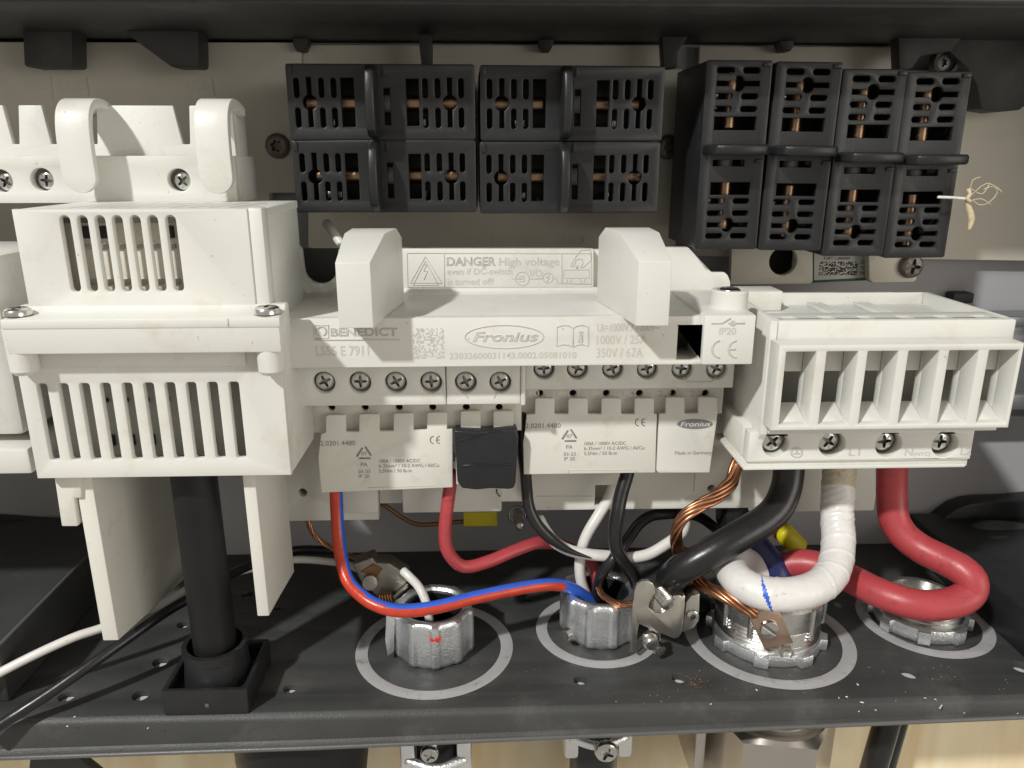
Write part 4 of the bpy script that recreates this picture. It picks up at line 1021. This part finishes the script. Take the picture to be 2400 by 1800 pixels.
# ================================================================ cables
def stripe(s, ph, T):
    a = (ph+math.pi) % (2*math.pi)-math.pi
    if s > T*0.80: return 1
    lo = -2.25+0.6*min(1.0, max(0.0, (s/T-0.22)/0.15))
    return 0 if lo < a < 1.6 else 1
cable('striped_cable', [(788, 1120, -64), (788, 1155, -64), (791, 1225, -66), (798, 1295, -70), (814, 1358, -75), (856, 1403, -81), (905, 1426, -84), (957, 1431, -84), (1027, 1422, -82), (1115, 1400, -78), (1223, 1378, -72), (1285, 1370, -68), (1329, 1375, -64), (1364, 1393, -61), (1395, 1420, -59), (1415, 1460, -58)],
      2.15, ['red2', 'blue'], 'blue cable with a red stripe of tape looping across in front of the first bushing', mfun=stripe, k=28, up=(-1, 0, 0))
cable('red_cable', [(1058, 1105, -66), (1054, 1146, -66), (1048, 1190, -67), (1043, 1242, -68), (1048, 1288, -68), (1073, 1321, -67), (1101, 1328, -66), (1150, 1314, -64), (1205, 1291, -60), (1260, 1272, -56), (1300, 1274, -52), (1345, 1290, -50), (1380, 1315, -51), (1396, 1345, -53), (1400, 1400, -56), (1402, 1450, -57)], 2.2, 'red', 'thin red cable curving from under the left terminal flap to the right')
cable('black_cable', [(1222, 968, -65), (1224, 1040, -66), (1232, 1111, -67), (1235, 1150, -67), (1240, 1188, -68), (1255, 1222, -69), (1280, 1253, -69), (1317, 1281, -68), (1348, 1296, -67), (1383, 1307, -66)], 1.95, 'rubber', 'black cable beside the tape ending in a frayed point over the white cable',
      rfun=lambda s, p, T: 1.0 if s < T*0.72 else max(0.12, 1-(s-T*0.72)/(T*0.28)*0.85))
cable('white_cable', [(1440, 1130, -50), (1426, 1168, -52), (1404, 1205, -55), (1379, 1246, -57), (1365, 1281, -58), (1359, 1318, -58), (1361, 1356, -58), (1370, 1385, -58), (1385, 1420, -58), (1395, 1460, -58)], 1.95, 'whitew', 'thin white cable dropping from the carrier slot into the second bushing')
cable('white_cable', [(1262, 1215, -60), (1276, 1240, -61), (1301, 1271, -62), (1336, 1290, -63), (1379, 1299, -63), (1426, 1303, -62), (1473, 1307, -62), (1520, 1299, -62), (1564, 1274, -61), (1597, 1249, -59), (1606, 1225, -56)], 2.0, 'whitew', 'thin white cable sagging sideways behind the black cables')
cable('black_cable', [(1476, 1075, -62), (1470, 1111, -63), (1456, 1158, -65), (1447, 1205, -67), (1441, 1252, -68), (1445, 1286, -68), (1458, 1310, -67), (1476, 1335, -65), (1490, 1360, -62), (1493, 1395, -58), (1470, 1440, -57), (1440, 1480, -57)], 2.35, 'rubber', 'black cable hanging straight from the middle of the right flap')
cable('black_cable', [(1680, 1240, -36), (1640, 1212, -38), (1599, 1204, -42), (1568, 1204, -46), (1527, 1209, -50), (1499, 1227, -54), (1477, 1256, -58), (1456, 1285, -62), (1433, 1315, -64), (1410, 1346, -63), (1400, 1385, -60), (1400, 1450, -58)], 2.0, 'rubber', 'black cable arching to the right behind the bare copper wire')
cable('thick_black_cable', [(1850, 1060, -62), (1849, 1102, -63), (1842, 1146, -65), (1822, 1190, -68), (1786, 1224, -71), (1731, 1257, -74), (1674, 1290, -76), (1620, 1321, -76), (1590, 1340, -74), (1572, 1362, -68), (1585, 1392, -58), (1640, 1420, -52)], 5.1, 'rubber', 'thick black cable running down left from the right terminal block', k=28)
def wrap(s, ph, T):
    x = s/5.2+0.3*math.sin(s*0.31)-ph/(2*math.pi); f = x-math.floor(x)
    k = 1.0 if s < 24 else max(0.12, 1-(s-24)/8)          # loose dirty tape above, smooth cable below
    b = 1.0+k*(0.06*f**0.6+0.014*math.sin(ph*3+s*0.9)+0.012*math.sin(ph*7-s*2.3))
    for c in (31.0, 37.5, 44.0, 47.5, 66.0):
        d = s-c-1.8*math.sin(ph+c); b += 0.035*math.exp(-(d*d)/0.25)
    return b+0.03*(1-k)
wpix = [(1968, 1062, -62), (1967, 1102, -62.5), (1964, 1155, -64), (1962, 1212, -67), (1965, 1257, -71), (1962, 1303, -76), (1950, 1342, -81), (1925, 1370, -85), (1883, 1388, -88), (1833, 1394, -89), (1780, 1387, -87), (1738, 1366, -82), (1716, 1340, -75), (1718, 1318, -68), (1745, 1318, -60), (1780, 1345, -58)]
wp = catmull([P(*q) for q in wpix], 0.7); q0 = P(1797, 1391, -87.6); s0 = 0.0; best = 1e9; acc = 0.0
for a, b in zip(wp, wp[1:]):
    acc += (b-a).length
    if (b-q0).length < best: best = (b-q0).length; s0 = acc
def wm(s, ph, T):
    if s < 10.5+0.8*math.sin(ph*2): return 1
    a = (ph+math.pi/2+math.pi) % (2*math.pi)-math.pi
    if abs(a) < 1.5 and abs(s-s0-a*1.6) < 0.6*(1-abs(a)/1.6): return 2
    return 0
cable('white_taped_cable', wpix, 5.2, ['whitet', 'creamt', 'blue'], 'thick white cable wrapped in dirty tape bending back in a hook', k=64, step=0.35, rfun=wrap, mfun=wm)
cable('thick_red_cable', [(2090, 1070, -60), (2090, 1120, -60), (2090, 1168, -61), (2095, 1214, -63), (2117, 1253, -66), (2157, 1285, -70), (2205, 1309, -75), (2250, 1333, -80), (2276, 1358, -83), (2274, 1387, -84), (2246, 1408, -85), (2193, 1419, -85), (2145, 1416, -84), (2096, 1403, -81), (2048, 1384, -76), (2005, 1362, -70), (1955, 1338, -64), (1900, 1322, -60), (1850, 1322, -57), (1820, 1345, -57)], 5.0, 'red', 'thick red cable dropping from the right terminal block in a wide loop', k=28)
cable('navy_cable', [(1762, 1270, -52), (1785, 1300, -55), (1810, 1335, -58), (1830, 1375, -60)], 5.6, 'navy', 'short dark blue taped cable stub behind the white hooked cable', k=24)
# thin cables on the left floor
cable('white_cable', [(870, 1345, -52), (820, 1326, -40), (785, 1318, -36), (690, 1312, -36), (600, 1330, -40), (520, 1350, -50)] + [(458, 1372, -58), (391, 1409, -66), (310, 1446, -74), (232, 1474, -80), (174, 1493, -84), (87, 1532, -89), (0, 1576, -93), (-90, 1625, -97)], 1.4, 'whitew', 'thin white cable crossing the floor behind the left white fin')
cable('black_cable', [(780, 1290, -30), (690, 1290, -30), (600, 1320, -40), (530, 1352, -52), (460, 1393, -65), (391, 1433, -74), (304, 1493, -84), (217, 1554, -92), (130, 1615, -98), (43, 1672, -103), (-60, 1738, -107)], 1.7, 'rubber', 'thin black cable crossing the floor in front of the left white fin')
cable('white_cable', [(945, 1338, -58), (960, 1352, -60), (982, 1376, -62), (998, 1410, -65), (1006, 1450, -67), (1008, 1490, -68)], 1.55, 'whitew', 'short white cable end curving from the dull lug into the first bushing')
cable('dark_red_wire', [(895, 1180, -26), (910, 1190, -26), (940, 1211, -26), (975, 1228, -27), (1027, 1228, -27), (1085, 1222, -28), (1110, 1220, -28)], 0.85, 'brown', 'thin dark red wire leading to the flat yellow tag', cat='wire', k=8)
yt = pbox('yellow_tag', 1086, 1200, 1166, 1234, -31, -28.4, 'yellow', None, 0.5); tag(yt, 'flat yellow tag under the left terminal carrier', 'tag')
yt2 = tube('yellow_sleeve', [P(1832, 1243, -40), P(1872, 1284, -42)], 3.9, 'yellow', None, k=20, smoothpath=False); tag(yt2, 'yellow sleeve tilted beside the thick black cable', 'sleeve')
# bare stranded copper
def stranded(name, pix, R0, rs, n, label, pitch=24.0, flare=0.0):
    pts = catmull([P(*q) for q in pix], 1.0); fr = frames(pts, (0.2, -1, 0.3))
    S = [0.0]
    for a, b in zip(pts, pts[1:]): S.append(S[-1]+(b-a).length)
    rt_ = root(name, pts[-1], label, 'copper wire')
    for i in range(n):
        ph0 = 2*math.pi*i/n; off = R0 if i < n else 0
        pp = []
        for (p, t, a, b), s in zip(fr, S):
            ph = ph0+2*math.pi*s/pitch; rr_ = off*(1+flare*math.sin(s*0.13+i*1.7)*0.25)
            pp.append(p+a*(math.cos(ph)*rr_)+b*(math.sin(ph)*rr_))
        tube('strand', pp[::2]+[pp[-1]], rs, 'copper', rt_, k=8, smoothpath=False)
    return rt_
stranded('bare_copper_wire', [(1735, 1060, -60), (1724, 1096, -62), (1712, 1133, -66), (1677, 1165, -70), (1630, 1190, -72), (1599, 1215, -72), (1585, 1246, -70), (1587, 1281, -67), (1603, 1325, -66), (1636, 1362, -70), (1668, 1382, -77), (1705, 1402, -82), (1745, 1425, -85), (1768, 1438, -85)], 1.45, 0.74, 7, 'bare twisted copper wire curling behind the thick black cable to the clamp', 52, 0.8)
stranded('bare_copper_wire', [(1402, 1376, -62), (1408, 1389, -64), (1426, 1406, -68), (1461, 1417, -73), (1499, 1410, -76), (1536, 1395, -76), (1560, 1388, -73)], 0.8, 0.46, 6, 'thin bare copper wire from the second bushing to the tin plated lug', 30, 0.5)
stranded('brown_strand', [(715, 1195, -40), (721, 1221, -40), (735, 1253, -40), (765, 1277, -40), (800, 1294, -42), (835, 1308, -46)], 0.6, 0.4, 4, 'old brown copper strand behind the striped cable', 14, 0.5)

# ================================================================ small hardware on the wall
N1 = root('stud_bolt', P(1213, 1215, -30), 'small threaded stud with washer below the left terminal carrier', 'bolt')
c = P(1212, 1203, -34)
cyl('washer', c, (0, -1, 0), 3.6, 1.6, 'steel', N1, 28, 0.4)
cyl('washer', c+Vector((0, -1.6, 0)), (0, -1, 0), 2.9, 0.9, 'steeld', N1, 24, 0.2)
hh = []
for k in range(6): hh += [(1.45, k*1.3), (1.75, k*1.3+0.5), (1.45, k*1.3+1.0)]
lathe('stud', [(0, 0)]+hh+[(0, 8.4)], c+Vector((0, -2.4, 0)), (0.12, -1, -0.1), 'nickel', N1, 18)
N2 = root('black_clip', P(1755, 1260, -40), 'black plastic clip with a bolt behind the thick black cable', 'clip')
pprism('clip_body', [(1702, 1152), (1760, 1150), (1778, 1176), (1800, 1180), (1806, 1262), (1702, 1262)], -50, -36, 'black', N2, 0.8)
lathe('bolt', [(2.8, 0), (2.8, 2.2), (0, 2.6)], P(1764, 1187, -50), (0.1, -1, 0.1), 'steel', N2, 6)

# straw caught in the right fuse holder
Sx = root('straw_fibre', P(2275, 530, -60), 'dry straw fibre with curled threads caught in the rightmost fuse holder', 'fibre')
F7 = lambda x, y: (1600+x*.3617, 140+y*.3617)
tube('stem', [P(*F7(*q), -62) for q in ((1655, 890), (1740, 893), (1830, 900))], 0.45, 'chips', Sx, k=8)
tube('leaf', [P(*F7(*q), -61) for q in ((1835, 900), (1855, 960), (1872, 1030), (1858, 1095))], 0.95, 'straw', Sx, k=8, rfun=lambda s, p, T: 0.3+0.8*math.sin(min(1, s/T)*2.8))
tube('knot', [P(*F7(*q), -62) for q in ((1850, 840), (1862, 870), (1845, 900), (1865, 920))], 0.6, 'straw', Sx, k=8)
for q in ([(1850, 880), (1920, 940), (1985, 925), (2040, 860), (2010, 820), (1950, 840)], [(1850, 900), (1900, 850), (1970, 800), (2040, 830), (2070, 860)], [(1860, 850), (1880, 780), (1930, 760)], [(1850, 920), (1930, 900), (2000, 940)], [(1860, 830), (1940, 870), (1990, 800)]):
    tube('thread', [P(*F7(*p), -60-i*0.6) for i, p in enumerate(q)], 0.14, 'straw', Sx, k=6)

# ================================================================ below the floor plate
wd = box('plywood_board', -330, 330, -38, -20, -300, -16, 'wood', None, 0.5); tag(wd, 'pale yellow plywood board behind and below the housing', kind='structure')
def connector(x, y, usc, vsc, rs, label):
    t = root('cable_connector', (x, y, -60), label, 'cable connector', 'screw clamp connectors under the floor plate')
    lathe('collar', [(10.5, -12.2), (10.5, -26), (11.5, -27), (11.5, -31), (10, -32), (8, -32)], (x, y, 0), (0, 0, 1), 'zinc', t, 40)
    ys_ = y-11.5
    for s in (-1, 1): box('clamp_ear', x+s*7, x+s*12.5, ys_, ys_+7, -47, -30, 'zinc', t, 1.6)
    tube('clamp_bar', [(x-10, ys_+1, -38), (x, ys_-1.5, -39.5), (x+10, ys_+1, -38)], 1.8, 'zinc', t)
    cyl('cable_sleeve', (x, y, -90), (0, 0, 1), 9.0, 62, 'rubber', t, 32)
    p = P(usc, vsc, ys_-4)
    lathe('screw_shank', [(2.6, 0), (2.6, 6), (0, 6)], p+Vector((0, 5, 0)), (0, -1, 0), 'steel', t, 20)
    screw(t, p, rs, roll=0.4)
connector(RINGS[0][0], RINGS[0][1], 1007, 1765, 3.1, 'left screw clamp connector hanging below the floor plate')
connector(RINGS[1][0], RINGS[1][1], 1420, 1757, 4.2, 'right screw clamp connector hanging below the floor plate')
HG = root('hex_gland', (x3, y3, -60), 'brushed metal hexagonal gland body below the floor plate', 'cable gland')
yh = -75.0
prof = []
for k in range(6): prof += [(17.0, -8.5-k*2.0), (17.9, -9.3-k*2.0), (17.0, -10.2-k*2.0)]
lathe('threaded_neck', prof+[(17.0, -21)], (x3, yh, 0), (0, 0, 1), 'nickel', HG, 56)
def hexr(t, rr, hh): 
    a = (t*6+0.35) % 1.0-0.5
    return 0.866/math.cos(a*math.pi/3) if hh < -20.5 and rr > 20 else 1.0
lathe('hex_body', [(0, -20), (20.0, -20.0), (23.6, -21.6), (23.6, -24), (23.6, -70), (0, -70)], (x3, yh, 0), (0, 0, 1), 'nickel', HG, 120, hexr, angle=18)
pb = pbox('side_plate', 1628, 1712, 1652, 1830, -82, -60, 'nickel', HG, 0.5)
BT = root('black_tube_pair', (x4, y4, -80), 'two slanting black tubes under the grey disc, bottom right', 'tube')
d0 = P(2150, 1690, -70)
cyl('grey_disc', (x4+0.5, y4-6, -14.2), (0, 0, -1), 14.5, 2.4, 'dark', BT, 40, 0.6)
tube('tube', [(x4-8, y4-8, -16), (x4-17, y4-14, -60)], 4.6, 'rubber', BT, smoothpath=False)
tube('tube', [(x4-1, y4-4, -16), (x4-8, y4-8, -60)], 3.4, 'rubber', BT, smoothpath=False)
KN = root('switch_drum', (-70, -72, -60), 'dark round switch drum below the floor plate under the shaft', 'switch drum')
lathe('drum', [(18, -12.2), (23, -16), (23, -36), (20, -60), (0, -60)], (-66, -72, 0), (0, 0, 1), 'blackm', KN, 48)
lathe('drum_screw', [(1.2, 0), (1.2, 1), (0, 1.2)], P(760, 1768, -88), (0.3, -1, 0), 'steel', KN, 12)
LP = root('grey_strap', P(150, 1800, -60), 'grey strap end below the left corner of the floor plate', 'strap')
pprism('strap', [(70, 1762), (160, 1758), (250, 1830), (60, 1850)], -64, -60, 'dark', LP, 1.0)

# ================================================================ crumbs on the floor plate
rr = random.Random(5); bm = bmesh.new()
def chip(u, v, s, z=0.0, ln=1.0):
    q = Q(u, v, z); ang = rr.uniform(0, 6.28)
    c_, s_ = math.cos(ang), math.sin(ang)
    a = [bm.verts.new((q.x+(c_*dx-s_*dy)*s, q.y+(s_*dx+c_*dy)*s, z+dz*s+0.1)) for dx, dy, dz in ((-ln, -0.35, 0), (ln*0.9, -0.45, 0.1), (ln, 0.3, 0.25), (-ln*0.8, 0.4, 0.1), (0, 0, 0.7))]
    for f in ((0, 1, 4), (1, 2, 4), (2, 3, 4), (3, 0, 4), (3, 2, 1, 0)): bm.faces.new([a[i] for i in f])
for u, v, s, l in ((2205, 1657, 0.55, 2.6), (2010, 1605, 0.5, 1.2), (1773, 1618, 0.45, 1.2), (2020, 1647, 0.4, 1.6), (1966, 1636, 0.35, 1.2), (1984, 1634, 0.4, 1.0), (1666, 1651, 0.35, 1.0), (2168, 1637, 0.35, 1.3), (2192, 1640, 0.3, 1.2), (2013, 1668, 0.4, 1.0), (2052, 1665, 0.3, 1), (175, 1681, 0.35, 1.0), (158, 1703, 0.4, 1.0), (347, 1707, 0.4, 1.0), (2260, 1672, 0.3, 1), (2385, 1673, 0.35, 1.0)): chip(u, v, s, 0, l)
for k in range(70): chip(rr.uniform(1200, 2390), rr.uniform(1560, 1650), rr.uniform(0.06, 0.18), 0, rr.uniform(0.8, 1.5))
ob = link('plastic_crumbs', finish(bm, 'plastic_crumbs', 'chips', 0, smooth=False)); tag(ob, 'scattered pale crumbs and shavings on the floor plate', 'crumbs', kind='stuff')
bm = bmesh.new()
for k in range(90):
    a = rr.gauss(0, 1), rr.gauss(0, 1); chip(1628+a[0]*17, 1603+a[1]*8, rr.uniform(0.1, 0.28), 0, 1)
ob = link('metal_filings', finish(bm, 'metal_filings', 'brown', 0, smooth=False)); tag(ob, 'small heap of brown filings on the floor plate beside a hole', 'filings', kind='stuff')
